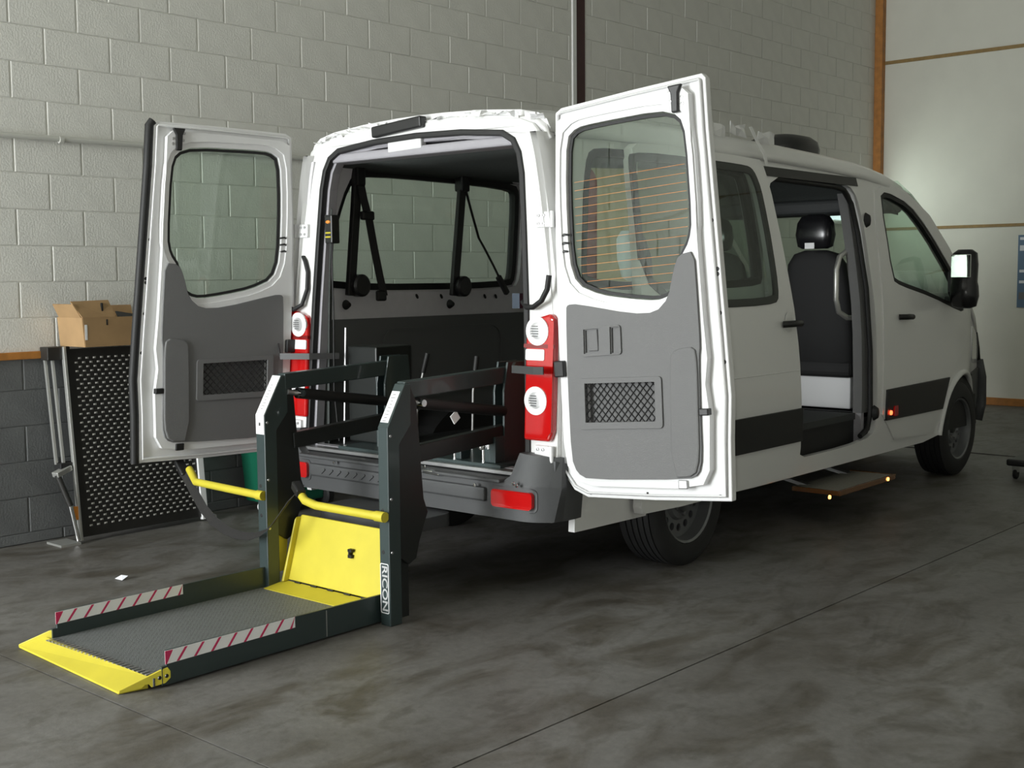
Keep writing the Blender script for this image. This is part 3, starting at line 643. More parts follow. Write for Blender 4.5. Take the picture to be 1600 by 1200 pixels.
def rear_door(s, M, kind):
    # M maps (u, thickness towards the inside, v) into the van frame
    f = lambda t: (lambda p: M @ Vector((p[0], t, p[1]-HZ)))
    tm = 'grey_trim'
    d = MB().plate(d_out, f(.0), f(-.035), [inset(d_win, -.015)]).obj('rear_door', 'white_inner', van, bevel=.008)
    MB().plate(d_in, f(.035), f(-.002), [inset(d_win, -.038), [un(919, 597), un(1031, 594), un(1033, 659), un(921, 661)]]).obj('inner_pressing', 'white_inner', d, bevel=.014, seg=3)
    MB().plate(inset(d_win, -.044), f(.026), f(-.004), [inset(d_win, -.010)]).obj('window_rebate', 'white_inner', d, bevel=.010, seg=3)
    MB().tube([f(.008)(p) for p in inset(d_out, .022)], .006, 6, closed=True).obj('door_seal', 'white_inner', d, smooth=60)
    MB().plate(inset(d_win, -.014), f(.004), f(.0), []).obj('door_glass', 'glass', d)
    MB().plate(inset(d_win, -.006), f(.012), f(.002), [inset(d_win, .008)]).obj('glass_seal', 'rubber', d, bevel=.002)
    pr = [un(910, 591), un(1040, 587), un(1043, 668), un(913, 670)]; po = [un(920, 598), un(1030, 595), un(1032, 658), un(922, 660)]
    MB().plate(d_trim, f(.047), f(.030), [po]+([[un(920, 516), un(941, 514), un(942, 549), un(921, 551)], [un(961, 512), un(973, 511), un(974, 550), un(962, 551)]] if kind == 'right' else [])).obj('trim_panel', tm, d, bevel=.004)
    MB().plate(fillet(pr, .018), f(.055), f(.045), [inset(po, .002)]).obj('pocket_frame', tm, d, bevel=.005)
    MB().plate(inset(po, -.004), f(.0085), f(.006)).obj('pocket_back', tm, d)
    net = MB(); (x0, z0), (x1, z1) = (min(p[0] for p in po), min(p[1] for p in po)), (max(p[0] for p in po), max(p[1] for p in po)); st_ = .034
    for sg in (1, -1):
        for k in range(-14, 22):
            c0 = k*st_; a = []
            for t in (0, 1):
                pass
            # line u = x0 + c0 + sg*.95*(z - z0)
            zs = [z0, z1]; us = [x0+c0+sg*.95*(z-z0) for z in zs]
            (ua, za), (ub, zb) = (us[0], z0), (us[1], z1)
            if max(ua, ub) < x0 or min(ua, ub) > x1: continue
            def clip(u, z, u2, z2):
                if u < x0: z = z+(x0-u)*(z2-z)/(u2-u); u = x0
                if u > x1: z = z+(x1-u)*(z2-z)/(u2-u); u = x1
                return u, z
            A = clip(ua, za, ub, zb); B = clip(ub, zb, ua, za)
            net.tube([f(.040)(A), f(.043)(B)], .0026, 4)
    net.obj('pocket_net', 'rubber', d)
    fold = [un(1053, 560), un(1057, 549), un(1068, 544), un(1092, 541), un(1096, 565), un(1098, 640), un(1100, 715), un(1093, 743), un(1056, 746)]
    MB().plate(smooth_poly(fold, 1), f(.056), f(.040)).obj('latch_cover', tm, d, bevel=.006)
    # top latch, bottom latch, edge latch, catch holes
    a = un(1060, 155); MB().plate([(a[0]-.020, a[1]-.055), (a[0]+.010, a[1]-.055), (a[0]+.014, a[1]+.02), (a[0]+.034, a[1]+.055), (a[0]-.034, a[1]+.055), (a[0]-.02, a[1]+.02)], f(.050), f(.03)).obj('top_latch', 'black_plastic', d, bevel=.006)
    for (px, py) in ((1049, 145), (1051, 158), (1068, 152), (1069, 162)):
        a = un(px, py); MB().lathe([(0, .004), (.007, .003), (.008, 0)], M @ Matrix.Translation((a[0], .035, a[1]-HZ)) @ Matrix.Rotation(R(-90), 4, 'X'), 8).obj('latch_bolt', 'steel', d)
    a = un(1072, 757); MB().box((a[0]-.022, .030, a[1]-HZ-.016), (a[0]+.022, .046, a[1]-HZ+.020), M).obj('bottom_latch', 'steel' if kind == 'right' else 'black_plastic', d, bevel=.004)
    a = un(1104, 643); MB().box((a[0]-.018, .020, a[1]-HZ-.014), (a[0]+.025, .052, a[1]-HZ+.014), M).obj('edge_latch', 'black_plastic', d, bevel=.004)
    for (px, py) in ((1108, 344), (1117, 420), (1117, 428), (1121, 489), (1128, 566)):
        a = un(px, py); MB().lathe([(0, .003), (.008, .002), (.009, 0)], M @ Matrix.Translation((a[0], .0, a[1]-HZ)) @ Matrix.Rotation(R(-90), 4, 'X'), 10).obj('plug', 'rubber', d)
    cb = un(882, 576); MB().box((cb[0]-.030, .030, cb[1]-HZ-.036), (cb[0]+.022, .060, cb[1]-HZ+.036), M).obj('strap_bracket', 'black_plastic', d, bevel=.006)
    for k in (-1, 0, 1):            # heater wire terminals beside the glass
        a = un(885, 381+k*13); MB().tube([f(.030)((a[0]-.012, a[1])), f(.036)((a[0], a[1]+.004)), f(.02)((a[0]+.018, a[1]))], .005, 6).obj('wire_clip', 'black_plastic', d, smooth=60)
    if kind == 'right':
        MB().plate(fillet([un(914, 511), un(976, 507), un(978, 553), un(917, 557)], .016), f(.055), f(.045), [inset([un(920, 516), un(941, 514), un(942, 549), un(921, 551)], -.004), inset([un(961, 512), un(973, 511), un(974, 550), un(962, 551)], -.004)]).obj('handle_bezel', tm, d, bevel=.005)
        MB().plate([un(917, 513), un(976, 508), un(977, 553), un(918, 555)], f(.0385), f(.0355)).obj('recess_back', 'grey_trim', d)
        a = un(931, 532); MB().box((a[0]-.026, .036, a[1]-HZ-.045), (a[0]+.028, .046, a[1]-HZ+.05), M).obj('inner_handle', 'grey_trim', d, bevel=.008)
        a = un(968, 531); MB().box((a[0]-.02, .026, a[1]-HZ-.06), (a[0]+.02, .032, a[1]-HZ+.06), M).obj('grip_slot', 'grey_trim', d)
        for (px, py) in ((919, 772), (1008, 773), (1122, 777)):
            a = un(px, py); MB().box((a[0]-.004, -.001, a[1]-HZ-.004), (a[0]+.004, .003, a[1]-HZ+.008), M).obj('drain_plug', 'joint', d)
        wires = MB()
        zs = [p[1] for p in d_win]; z_, zt = min(zs)+.06, max(zs)-.20
        while z_ < zt:
            xs_ = []; n = len(d_win)
            for i in range(n):
                (a0, b0), (a1, b1) = d_win[i], d_win[(i+1) % n]
                if (b0-z_)*(b1-z_) < 0: xs_.append(a0+(a1-a0)*(z_-b0)/(b1-b0))
            if len(xs_) >= 2:
                w0, w1_ = min(xs_)+.02, max(xs_)-.02
                wires.add([f(.0045)((w0, z_-.0007)), f(.0045)((w1_, z_-.0007)), f(.0045)((w1_, z_+.0007)), f(.0045)((w0, z_+.0007))], [(0, 1, 2, 3)])
            z_ += .036
        wires.obj('heater_wires', 'orange_tag', d)
    if kind == 'left':
        lx_ = [p for p in d_out if p[0] > .72]
        MB().tube([f(-.012)((p[0]+.012, p[1])) for p in sorted(lx_, key=lambda q: q[1])], .022, 8).obj('centre_seal', 'rubber', d, smooth=60)
    return d
# right door: swung fully round; its hinge axis leans inwards, so the door stands tilted
Mr = Matrix.Translation((HX, .045, HZ)) @ Matrix.Rotation(-AL, 4, 'Y') @ Matrix(((1,0,0,0),(0,-1,0,0),(0,0,1,0),(0,0,0,1)))
door_r = rear_door(1, Mr, 'right')
# left door: swung a little past square
OPEN = R(100)
dl = Vector((math.cos(-OPEN), math.sin(-OPEN), 0)); nl = Vector((math.sin(OPEN), math.cos(OPEN), 0))
ax = Vector((.062, .045, 1)).normalized()*.985
Ml = Matrix(((dl.x, nl.x, ax.x, -.885), (dl.y, nl.y, ax.y, .02), (dl.z, nl.z, ax.z, HZ+.047), (0, 0, 0, 1)))
door_l = rear_door(-1, Ml, 'left')
# check straps
pb = V(785, 576, 1, .05)
MB().ribbon([(.60, .10, 1.075), (.66, .02, 1.075), (.72, -.055, 1.075), (.86, -.075, 1.075), (1.0-.10, -.06, 1.075)], .034, .012, (0, 0, 1)).obj('check_strap', 'dark_trim', van)
MB().ribbon([(-.62, .10, 1.08), (-.72, -.02, 1.08), (-.86, -.10, 1.08), tuple(Ml @ Vector((.10, .05, 1.08-HZ)))], .032, .012, (0, 0, 1)).obj('check_strap', 'black_plastic', van)
# wiring hoses
def vr(px, py, o=0): return tuple(VR(px, py, o))
MB().tube([vr(437, 432, -.05), vr(439, 455, -.05), vr(446, 477, -.05), vr(459, 484, -.04), vr(472, 476, -.03), vr(480, 452, -.02), vr(481, 425, -.015), vr(477, 408, -.015), vr(474, 402, -.01), vr(480, 402, .01), vr(484, 412, .03)], .0115, 8).obj('wiring_hose', 'rubber', van, smooth=60)
MB().tube([vr(858, 430, -.05), vr(855, 452, -.05), vr(846, 470, -.05), vr(833, 480, -.035), vr(823, 480, -.02), vr(817, 472, .02)], .0125, 8).obj('wiring_hose', 'rubber', van, smooth=60)
a = V(811, 470, 1, .16); MB().box((a.x-.025, .14, a.z-.035), (a.x+.02, .165, a.z+.035)).obj('blue_label', 'blue_tag', van)

# ---- sliding door, slid back along the side
SX = .075
sd_o = smooth_poly([(.56, .345), (2.07, .345), (2.115, .40), (2.10, .9), (2.03, 1.3), (1.88, 2.10), (1.84, 2.125), (.70, 2.13), (.60, 2.08), (.53, 1.2), (.53, .40)], 1)
sd_w = smooth_poly([(.555, 1.33), (1.80, 1.325), (1.865, 1.38), (1.80, 1.93), (1.745, 2.055), (1.66, 2.075), (.62, 2.075), (.575, 2.02)], 2)
sdo = MB().skin(sd_o, [inset(sd_w, .01)], side(1, SX), side(1, SX-.05), [], zc).obj('sliding_door', 'white_paint', van, smooth=35)
MB().skin(sd_w, [], side(1, SX+.006), side(1, SX-.004), [], zc).obj('door_glass', 'glass_door', sdo, smooth=40)
MB().skin(inset(sd_w, -.006), [inset(sd_w, .035)], side(1, SX+.0045), side(1, SX-.01), [], zc).obj('glass_border', 'black_plastic', sdo, smooth=40)
MB().skin([(.55, .545), (2.105, .545), (2.10, .735), (.55, .735)], [], side(1, SX+.016), side(1, SX), [], zc).obj('rub_strip', 'band', sdo, smooth=35, bevel=.006)
MB().tube([(1.055, .56, .94), (1.054, 1.3, .945), (1.054, 2.07, .94)] if False else [(hw(.95, 1)+SX+.001, .56, .95), (hw(.95, 1)+SX+.001, 2.08, .95)], .0025, 4).obj('body_crease', 'white_paint', sdo)
hx = hw(1.22, 1)+SX
MB().tube([(hx+.008, 1.88, 1.215), (hx+.04, 1.90, 1.217), (hx+.042, 2.02, 1.217), (hx+.008, 2.05, 1.217)], .019, 10).obj('door_handle', 'black_plastic', sdo, smooth=60)
M = Matrix.Translation((hx-.012, 1.955, 1.225)) @ Matrix.Rotation(R(90), 4, 'Y') @ Matrix.Diagonal((1.1, .8, .25, 1))
MB().lathe([(.055, .055), (.05, .062), (.02, .05), (0, .048)], M, 20).obj('handle_dish', 'white_paint', sdo, smooth=60)
# top and bottom tracks, door surround seal, pillar
MB().skin([(1.83, 2.045), (3.20, 2.045), (3.20, 2.10), (1.83, 2.10)], [], side(1, .004), side(1, -.05), [], []).obj('door_track', 'black_plastic', van)
MB().tube([(hw(z, y)-.02, y, z) for y, z in [(3.10, .46), (3.20, .50), (3.235, .60), (3.215, 1.0), (3.19, 1.4), (3.15, 1.75), (3.11, 1.93), (3.03, 2.015), (2.9, 2.03), (1.9, 2.04)]], .017, 8).obj('door_seal', 'rubber', van, smooth=60)
for zz in (1.83, .60): MB().lathe([(0, .03), (.02, .028), (.03, 0)], Matrix.Translation((hw(zz, 3)-.0, 3.245, zz)) @ Matrix.Rotation(R(90), 4, 'Y') @ Matrix.Diagonal((1.7, 1, 1, 1)), 12).obj('door_buffer', 'rubber', van, smooth=60)
MB().skin([(3.17, .6), (3.26, .6), (3.26, 2.0), (3.12, 2.0)], [], side(1, -.05), side(1, -.11), [], zc).obj('pillar_lining', 'grey_trim', van, smooth=40)
MB().tube([(.83, 3.24, 1.645), (.79, 3.17, 1.645), (.775, 3.08, 1.60), (.77, 3.05, 1.52), (.77, 3.05, 1.33), (.775, 3.08, 1.25), (.79, 3.17, 1.21), (.83, 3.24, 1.21)], .017, 10).obj('grab_handle', 'alu', van, smooth=60)
# step well
MB().box((.45, 1.95, .36), (.90, 3.2, .40)).box((.42, 1.95, .40), (.46, 3.2, .60)).obj('step_well', 'dark_trim', van)
MB().box((.46, 3.16, .40), (.90, 3.20, .60)).obj('step_end', 'lilac_trim', van)
# powered side step below the sill
stp = MB().box((.80, 2.45, .195), (1.10, 3.22, .215)).obj('side_step', 'step_tread', van, bevel=.004)
MB().box((1.095, 2.44, .188), (1.108, 3.23, .220)).box((.80, 2.43, .190), (1.10, 2.445, .218)).box((.80, 3.22, .190), (1.10, 3.235, .218)).obj('step_edge', 'amber', stp, bevel=.002)
for yy in (2.55, 3.1): MB().bar((.55, yy, .27), (.85, yy, .21), .05, .02).obj('step_arm', 'steel', stp)
for (px, py) in ((1297, 772), (1388, 750)):
    p = V(px, py, 0, 1.112); MB().lathe([(0, .01), (.011, .008), (.012, 0)], Matrix.Translation((1.106, p.y, .203)) @ Matrix.Rotation(R(90), 4, 'Y'), 12).obj('step_spot', 'amber_glow', stp, smooth=60)  # small amber spots with emission on the step's outer edge
# ---- front seats
def seat(cx, main):
    rows = []
    for (z, y, w_, d_) in [(.82, 3.70, .20, .05), (.86, 3.70, .235, .07), (1.1, 3.66, .245, .075), (1.4, 3.61, .235, .07), (1.56, 3.58, .21, .06), (1.63, 3.57, .16, .05), (1.655, 3.565, .08, .03)]:
        ring = []
        for k in range(20):
            t = 2*math.pi*k/20; c_, s_ = math.cos(t), math.sin(t)
            ring.append(Vector((cx+w_*math.copysign(abs(c_)**.45, c_), y+d_*math.copysign(abs(s_)**.6, s_), z)))
        rows.append(ring+[ring[0]])
    o = MB().grid(rows).add(rows[0][:20], [tuple(range(20))]).add(rows[-1][:20], [tuple(range(20))]).obj('front_seat', 'seat', van, smooth=50)
    rows = []
    for (z, w_, d_) in [(1.665, .09, .035), (1.68, .125, .05), (1.76, .142, .058), (1.84, .13, .052), (1.885, .10, .04), (1.90, .05, .02)]:
        ring = [Vector((cx+w_*math.copysign(abs(math.cos(t))**.6, math.cos(t)), 3.55+d_*math.copysign(abs(math.sin(t))**.7, math.sin(t)), z)) for t in [2*math.pi*k/20 for k in range(20)]]
        rows.append(ring+[ring[0]])
    MB().grid(rows).add(rows[0][:20], [tuple(range(20))]).add(rows[-1][:20], [tuple(range(20))]).obj('headrest', 'vinyl', o, smooth=50)
    MB().box((cx-.05, 3.492, 1.665), (cx+.02, 3.497, 1.705)).obj('seat_tag', 'label_white', o)
    MB().box((cx-.24, 3.62, .78), (cx+.24, 4.2, .90)).obj('seat_cushion', 'seat', o, bevel=.04, seg=3)
    MB().box((cx-.22, 3.70, .56), (cx+.20, 4.15, .78)).obj('seat_base', 'white_box', o, bevel=.008)
seat(.37, True); seat(-.42, False)
MB().box((-.80, 4.75, .74), (.80, 5.05, 1.28)).obj('dashboard', 'dark_trim', van, bevel=.06, seg=3)
MB().box((-.72, 3.88, 1.915), (.72, 4.18, 2.02)).obj('overhead_shelf', 'dark_trim', van, bevel=.03, seg=3)
# ---- roof unit
p0, p1 = V(1197, 214, 0, .35), V(1247, 228, 0, .35)
rows = []
vy = V(1222, 218, 0, .28).y
for (z, k, sh) in [(2.25, 1.0, 0), (2.32, 1.02, 0), (2.37, .92, .02), (2.40, .72, .03), (2.41, .5, .03)]:
    ring = [Vector((.28+.20*k*math.copysign(abs(math.cos(t))**.6, math.cos(t)), vy+sh+.27*k*math.copysign(abs(math.sin(t))**.7, math.sin(t)), z)) for t in [2*math.pi*j/18 for j in range(18)]]
    rows.append(ring+[ring[0]])
MB().grid(rows).add(rows[-1][:18], [tuple(range(18))]).obj('roof_vent', 'black_plastic', van, smooth=40)
# ---- belts hanging on posts in front of the left window
for (pb_, pt_) in (((549, 462), (560, 265)), ((711, 462), (724, 276))):
    a = V(*pb_, 0, -.76); b_ = V(*pt_, 0, -.74)
    post = MB().bar((-.77, a.y, a.z), (-.745, b_.y, b_.z), .055, .03, (1, 0, 0)).obj('belt_post', 'black_plastic', van, bevel=.006)
    MB().lathe([(0, .04), (.05, .04), (.062, .03), (.062, -.02), (0, -.02)], Matrix.Translation((-.76, a.y+.055, a.z+.055)) @ Matrix.Rotation(R(90), 4, 'Y'), 20).obj('belt_retractor', 'black_plastic', post, smooth=40)
    MB().box((-.785, b_.y-.035, b_.z-.09), (-.715, b_.y+.035, b_.z+.02)).obj('belt_guide', 'black_plastic', post, bevel=.012)
    MB().lathe([(0, .03), (.012, .03), (.022, .012), (.028, 0)], Matrix.Translation((-.80, a.y-.005, a.z-.05)) @ Matrix.Rotation(R(90), 4, 'Y'), 12).obj('belt_anchor', 'rubber', post, smooth=50)
def strap(pxs, w_, name):
    pts = [tuple(V(x, y, 0, -.73)) for x, y in pxs]
    return MB().ribbon(pts, w_, .004, (0, 1, .05)).obj(name, 'belt', van)
s1 = strap([(563, 285), (568, 310), (577, 345), (585, 390), (593, 430), (600, 462)], .055, 'seat_belt')
a = V(574, 337, 0, -.72); MB().box((-.735, a.y-.045, a.z-.025), (-.705, a.y+.045, a.z+.025)).obj('buckle', 'black_plastic', s1, bevel=.01)
a = V(596, 462, 0, -.72); MB().box((-.74, a.y-.03, a.z-.03), (-.715, a.y+.04, a.z+.03)).obj('buckle', 'black_plastic', s1, bevel=.01)
s2 = strap([(726, 290), (735, 325), (748, 372), (757, 388), (771, 415), (782, 438), (793, 456)], .018, 'seat_belt')
a = V(786, 444, 0, -.72); MB().bar((-.725, a.y-.04, a.z+.05), (-.725, a.y+.045, a.z-.06), .035, .03, (1, 0, 0)).obj('buckle', 'black_plastic', s2, bevel=.008)
# left inner pillar trim strip with serrated edge
MB().plate([(-.765, .60), (-.715, .60), (-.695, 1.2), (-.680, 1.5), (-.655, 1.85), (-.70, 1.95), (-.73, 1.5), (-.755, 1.0)], lambda p: Vector((p[0], .10, p[1])), lambda p: Vector((p[0]-.05, .16, p[1]))).obj('pillar_trim', 'headliner', van, bevel=.006)
# wheelchair seat parts and boards standing along the right-hand windows

# ================================================================== WHEELCHAIR LIFT (same frame as the van)
LX0, LX1, LYF, LYT = -.300, .470, -1.725, -.66
lift = thing('wheelchair_lift', 'dark green wheelchair lift lowered to the floor behind the van', 'lift', (.08, -1.0, 0), VM)
# platform
pl = MB().box((LX0, LYF-.05, .012), (LX1-.01, LYT+.06, .042)).obj('platform_deck', 'deck', lift)
ribs = MB()
for k in range(27):
    x = LX0+.02+k*.0275; ribs.box((x, LYF-.052, .042), (x+.012, LYF-.02, .049))
ribs.obj('tread_teeth', 'steel', pl)
def rail(x0, x1, ztop):
    r_ = MB().plate([(LYF, .008), (LYT+.04, .008), (LYT+.04, ztop-.012), (LYF, ztop)], lambda p: Vector((x0, p[0], p[1])), lambda p: Vector((x1, p[0], p[1]))).obj('side_rail', 'lift_paint', lift, bevel=.003)
    return r_
rl = rail(LX1-.012, LX1, .137); rr_ = rail(LX0-.012, LX0, .148)
MB().box((LX1+.0003, -.962, .012), (LX1+.0012, -.957, .122)).obj('rail_seam', 'steel', rl)
def tape(x, zt, parent):
    y0, y1 = LYF-.005, -1.125
    t_ = MB().plate([(y0, zt-.052), (y1, zt-.050), (y1, zt-.006), (y0, zt-.002)], lambda p: Vector((x+.0012, p[0], p[1])), lambda p: Vector((x+.0002, p[0], p[1]))).obj('reflective_tape', 'tape_white', parent)
    n = 8; w_ = (y1-y0)/n
    for k in range(n+1):
        a = y0+k*w_-.012
        pts = [(max(y0, a-.016), zt-.051), (min(y1, max(y0, a-.004)), zt-.051), (min(y1, a+.034), zt-.005), (max(y0, min(y1, a+.022)), zt-.005)]
        if k == 0: pts = [(y0, zt-.052), (y0+.006, zt-.052), (y0+.034, zt-.004), (y0, zt-.003)]
        MB().plate(pts, lambda p: Vector((x+.0020, p[0], p[1])), lambda p: Vector((x+.0010, p[0], p[1]))).obj('red_stripe', 'tape_red', t_)
tape(LX1, .138, rl); tape(LX0, .149, rr_)
for x_ in (LX0, LX1): MB().box((x_-.012, LYF-.02, .01), (x_, LYF+.002, .08)).obj('rail_end', 'lift_paint', lift)
# yellow outer flap, a shallow wedge with side brackets
fy0, fy1 = -1.885, LYF-.055
yf = MB().add([(LX0-.115, fy0+.055, .002), (LX1-.062, fy0, .002), (LX1-.038, fy1, .002), (LX0-.025, fy1+.02, .002), (LX0-.115, fy0+.055, .010), (LX1-.062, fy0, .010), (LX1-.038, fy1, .046), (LX0-.025, fy1+.02, .046)],
  [(0,3,2,1),(4,5,6,7),(0,1,5,4),(1,2,6,5),(2,3,7,6),(3,0,4,7)]).obj('entry_flap', 'yellow', lift)
def brk(x0, y0, x1, y1):
    d = Vector((x1-x0, y1-y0, 0)); n = Vector((d.y, -d.x, 0)).normalized()*.005
    f = lambda s: (lambda p: Vector((x0, y0, 0))+d*p[0]+n*s+Vector((0, 0, p[1])))
    return MB().plate([(0, .006), (.45, .012), (.50, .022), (.58, .022), (.62, .010), (.90, .018), (1.0, .035), (1.0, .06), (.95, .074), (.86, .072), (.0, .016)], f(1), f(-1))
b1 = brk(LX1-.062, fy0, LX1+.006, LYF+.012).obj('flap_bracket', 'yellow', yf, bevel=.002)
b2 = brk(LX0-.115, fy0+.055, LX0-.004, LYF-.01).obj('flap_bracket', 'yellow', yf, bevel=.002)
for k in range(2): MB().lathe([(0, .004), (.007, .003), (.008, 0)], Matrix.Translation((LX1+.008, LYF-.005-.03*k, .045)) @ Matrix.Rotation(R(90), 4, 'Y'), 8).obj('flap_bolt', 'black_plastic', yf)
# yellow inner barrier
bx0, bx1 = LX0+.045, LX1-.005
def bar_f(t): return lambda p: Vector((p[0]+(-.0), -.575+.085*(p[1]-.055)/.31+t, p[1]))
yb = MB().plate([(bx0, .065), (bx1, .065), (bx1, .365), (bx0+.012, .365), (bx0, .35)], bar_f(0), bar_f(.012)).obj('inner_barrier', 'yellow', lift, bevel=.004)
MB().plate([(bx0-.012, .06), (bx0+.004, .06), (bx0+.010, .360), (bx0-.0, .345)], bar_f(-.03), bar_f(.012)).obj('barrier_flange', 'yellow', yb, bevel=.004)
MB().add([(bx0-.02, -.70, .0445), (bx1, -.70, .0445), (bx1, -.575, .060), (bx0-.02, -.575, .060), (bx0-.02, -.70, .040), (bx1, -.70, .040), (bx1, -.575, .050), (bx0-.02, -.575, .050)], [(0,1,2,3),(7,6,5,4),(0,4,5,1),(1,5,6,2),(2,6,7,3),(3,7,4,0)]).obj('bridge_plate', 'yellow', yb)
hng = MB()
for k in range(6): hng.tube([(bx0+.06+k*.115, -.577, .062), (bx0+.10+k*.115, -.577, .062)], .006, 6)
hng.obj('barrier_hinge', 'black_plastic', yb)
a = V(544, 865, 1, -.55); MB().box((a.x-.010, -.545, a.z-.022), (a.x+.014, -.525, a.z-.008)).box((a.x-.010, -.545, a.z+.006), (a.x+.014, -.525, a.z+.018)).box((a.x-.006, -.545, a.z-.022), (a.x+.002, -.525, a.z+.018)).obj('barrier_print', 'rubber', yb)
# towers
def tower(x0, x1, kind):
    prof = [(-.67, .0), (-.67, .855), (-.565, 1.035), (-.53, 1.035), (-.53, .86), (-.60, .78), (-.60, 0)]
    if kind == 'left': prof = [(-.67, .012)]+prof[1:6]+[(-.60, .012)]
    t_ = MB().plate(prof, lambda p: Vector((x0, p[0], p[1])), lambda p: Vector((x1, p[0], p[1]))).obj('tower', 'lift_paint', lift, bevel=.004)
    # broad dark side plates behind the column
    pp = [(-.625, .30), (-.625, .86), (-.53, 1.03), (-.49, .95), (-.455, .53), (-.43, .465), (-.485, .34), (-.505, .27), (-.55, .25)]
    xs0 = x0+.012 if kind == 'right' else x0+.02
    MB().plate(pp, lambda p: Vector((xs0, p[0], p[1])), lambda p: Vector((x1-.004, p[0], p[1]))).obj('side_plate', 'lift_black', t_, bevel=.004)
    if kind == 'left': MB().plate([(-.60, .10), (-.60, .40), (-.52, .40), (-.55, .10)], lambda p: Vector((x0+.01, p[0], p[1])), lambda p: Vector((x1-.02, p[0], p[1]))).obj('inner_leg', 'yellow', t_)
    else: MB().box((x0+.02, -.60, .02), (x1-.02, -.54, .30)).obj('inner_leg', 'lift_black', t_)
    d = Vector((0, .105, .18)).normalized(); n = Vector((0, -.18, .105)).normalized()
    f = lambda s: (lambda p: Vector((p[0], -.67, .855))+d*p[1]+n*s)
    la = MB()
    if kind == 'left':
        la.plate([(x0+.003, .0), (x1-.003, .0), (x1-.003, .205), (x0+.003, .205)], f(.002), f(-.001)).box((x0+.003, -.672, .765), (x1-.003, -.669, .857))
    else: la.plate([(x0+.006, .025), (x1-.008, .025), (x1-.008, .172), (x0+.006, .172)], f(.002), f(-.001))
    lo = la.obj('warning_label', 'label_white', t_)
    ink = MB()
    for k in range(9):
        s_ = .03+k*.0155; w_ = random.uniform(.012, .026); c_ = (x0+x1)/2-.003
        ink.plate([(c_-w_/2, s_), (c_+w_/2, s_), (c_+w_/2, s_+.0035), (c_-w_/2, s_+.0035)], f(.0026), f(.001))
    ink.obj('label_print', 'label_ink', lo)
    if kind == 'left': MB().box(((x0+x1)/2-.006, -.6735, .805), ((x0+x1)/2+.004, -.671, .82)).obj('label_hole', 'rubber', lo)
    for (zz, sx) in ((.62, 1), (.35, 1), (.12, 1)):
        MB().lathe([(0, .004), (.006, .003), (.007, 0)], Matrix.Translation((x1+.0, -.655, zz+.2)) @ Matrix.Rotation(R(90), 4, 'Y'), 8).obj('tower_rivet', 'steel', t_)
    for zz in ((.32, .50) if kind == 'right' else (.38, .52)):
        MB().lathe([(0, .0015), (.008, .001), (.009, 0)], Matrix.Translation(((x0+x1)/2-.008, -.67, zz)) @ Matrix.Rotation(R(90), 4, 'X'), 10).obj('hole_shade', 'rubber', t_)  # dark discs painted for the shade inside small holes
    return t_
TR = tower(.487, .548, 'right'); TL = tower(-.342, -.277, 'left')
# maker's plate on the right tower: outlined box with upright lettering turned on its side
nm = MB().plate(rrect(.490, .055, .541, .272, .008), lambda p: Vector((p[0], -.6718, p[1])), lambda p: Vector((p[0], -.669, p[1])), [rrect(.4935, .0585, .5375, .2685, .006)]).obj('nameplate_border', 'label_white', TR)
me = text_mesh('RICON', .056, .0006); me.materials.append(MATS['label_white'])
o = bpy.data.objects.new('nameplate_text', me); COL.objects.link(o); o.parent = nm
xs_ = [v.co.x for v in me.vertices]; kx = .195/(max(xs_)-min(xs_))
for v in me.vertices:
    u_, w_ = v.co.x*kx, v.co.y*.80
    v.co = Vector((.5155+w_, -.6705-abs(v.co.z)-.0004, .1635-u_))-Vector(ORG[nm.name])
# arms from the towers into the van, cylinders, base frames
for (xa, xb) in ((.470, .540), (-.335, -.265)):
    xm = (xa+xb)/2
    arm = MB().bar((xm, -.545, 1.005), (xm, .18, 1.030), .05, .075).obj('upper_arm', 'lift_paint', lift, bevel=.005)
    MB().bar((xm+.003, -.50, .72), (xm+.003, .16, .76), .05, .075).obj('lower_arm', 'lift_black', lift, bevel=.005)
    cyl = MB().tube([(xm+.02, -.47, .945), (xm+.02, .10, .86)], .026, 12).obj('hydraulic_cylinder', 'rubber', lift, smooth=60)
    MB().tube([(xm+.02, -.53, .955), (xm+.02, -.47, .945)], .013, 10).obj('cylinder_rod', 'steel', cyl, smooth=60)
    MB().tube([(xm+.055, -.46, .945), (xm-.015, -.46, .945)], .016, 10).obj('cylinder_pin', 'chrome', cyl, smooth=60)
    bs = MB().plate([(.09, .61), (.30, .61), (.30, .70), (.26, 1.09), (.12, 1.09), (.09, .95)], lambda p: Vector((xa+.0, p[0], p[1])), lambda p: Vector((xa+.012, p[0], p[1]))).plate([(.09, .61), (.30, .61), (.30, .70), (.26, 1.09), (.12, 1.09), (.09, .95)], lambda p: Vector((xb-.012, p[0], p[1])), lambda p: Vector((xb, p[0], p[1]))).obj('base_bracket', 'lift_paint', lift, bevel=.003)
    bt = MB()
    for (yy, zz) in ((.12, .87), (.155, .875)): bt.lathe([(0, .014), (.010, .012), (.012, 0)], Matrix.Translation((xm+.02, yy-.03, zz)) @ Matrix.Rotation(R(90), 4, 'X'), 8)
    bt.obj('bracket_bolts', 'chrome', bs, smooth=50)
bp_ = MB().box((-.52, -.01, .606), (.60, .34, .622)).obj('base_plate', 'lift_paint', lift, bevel=.003)
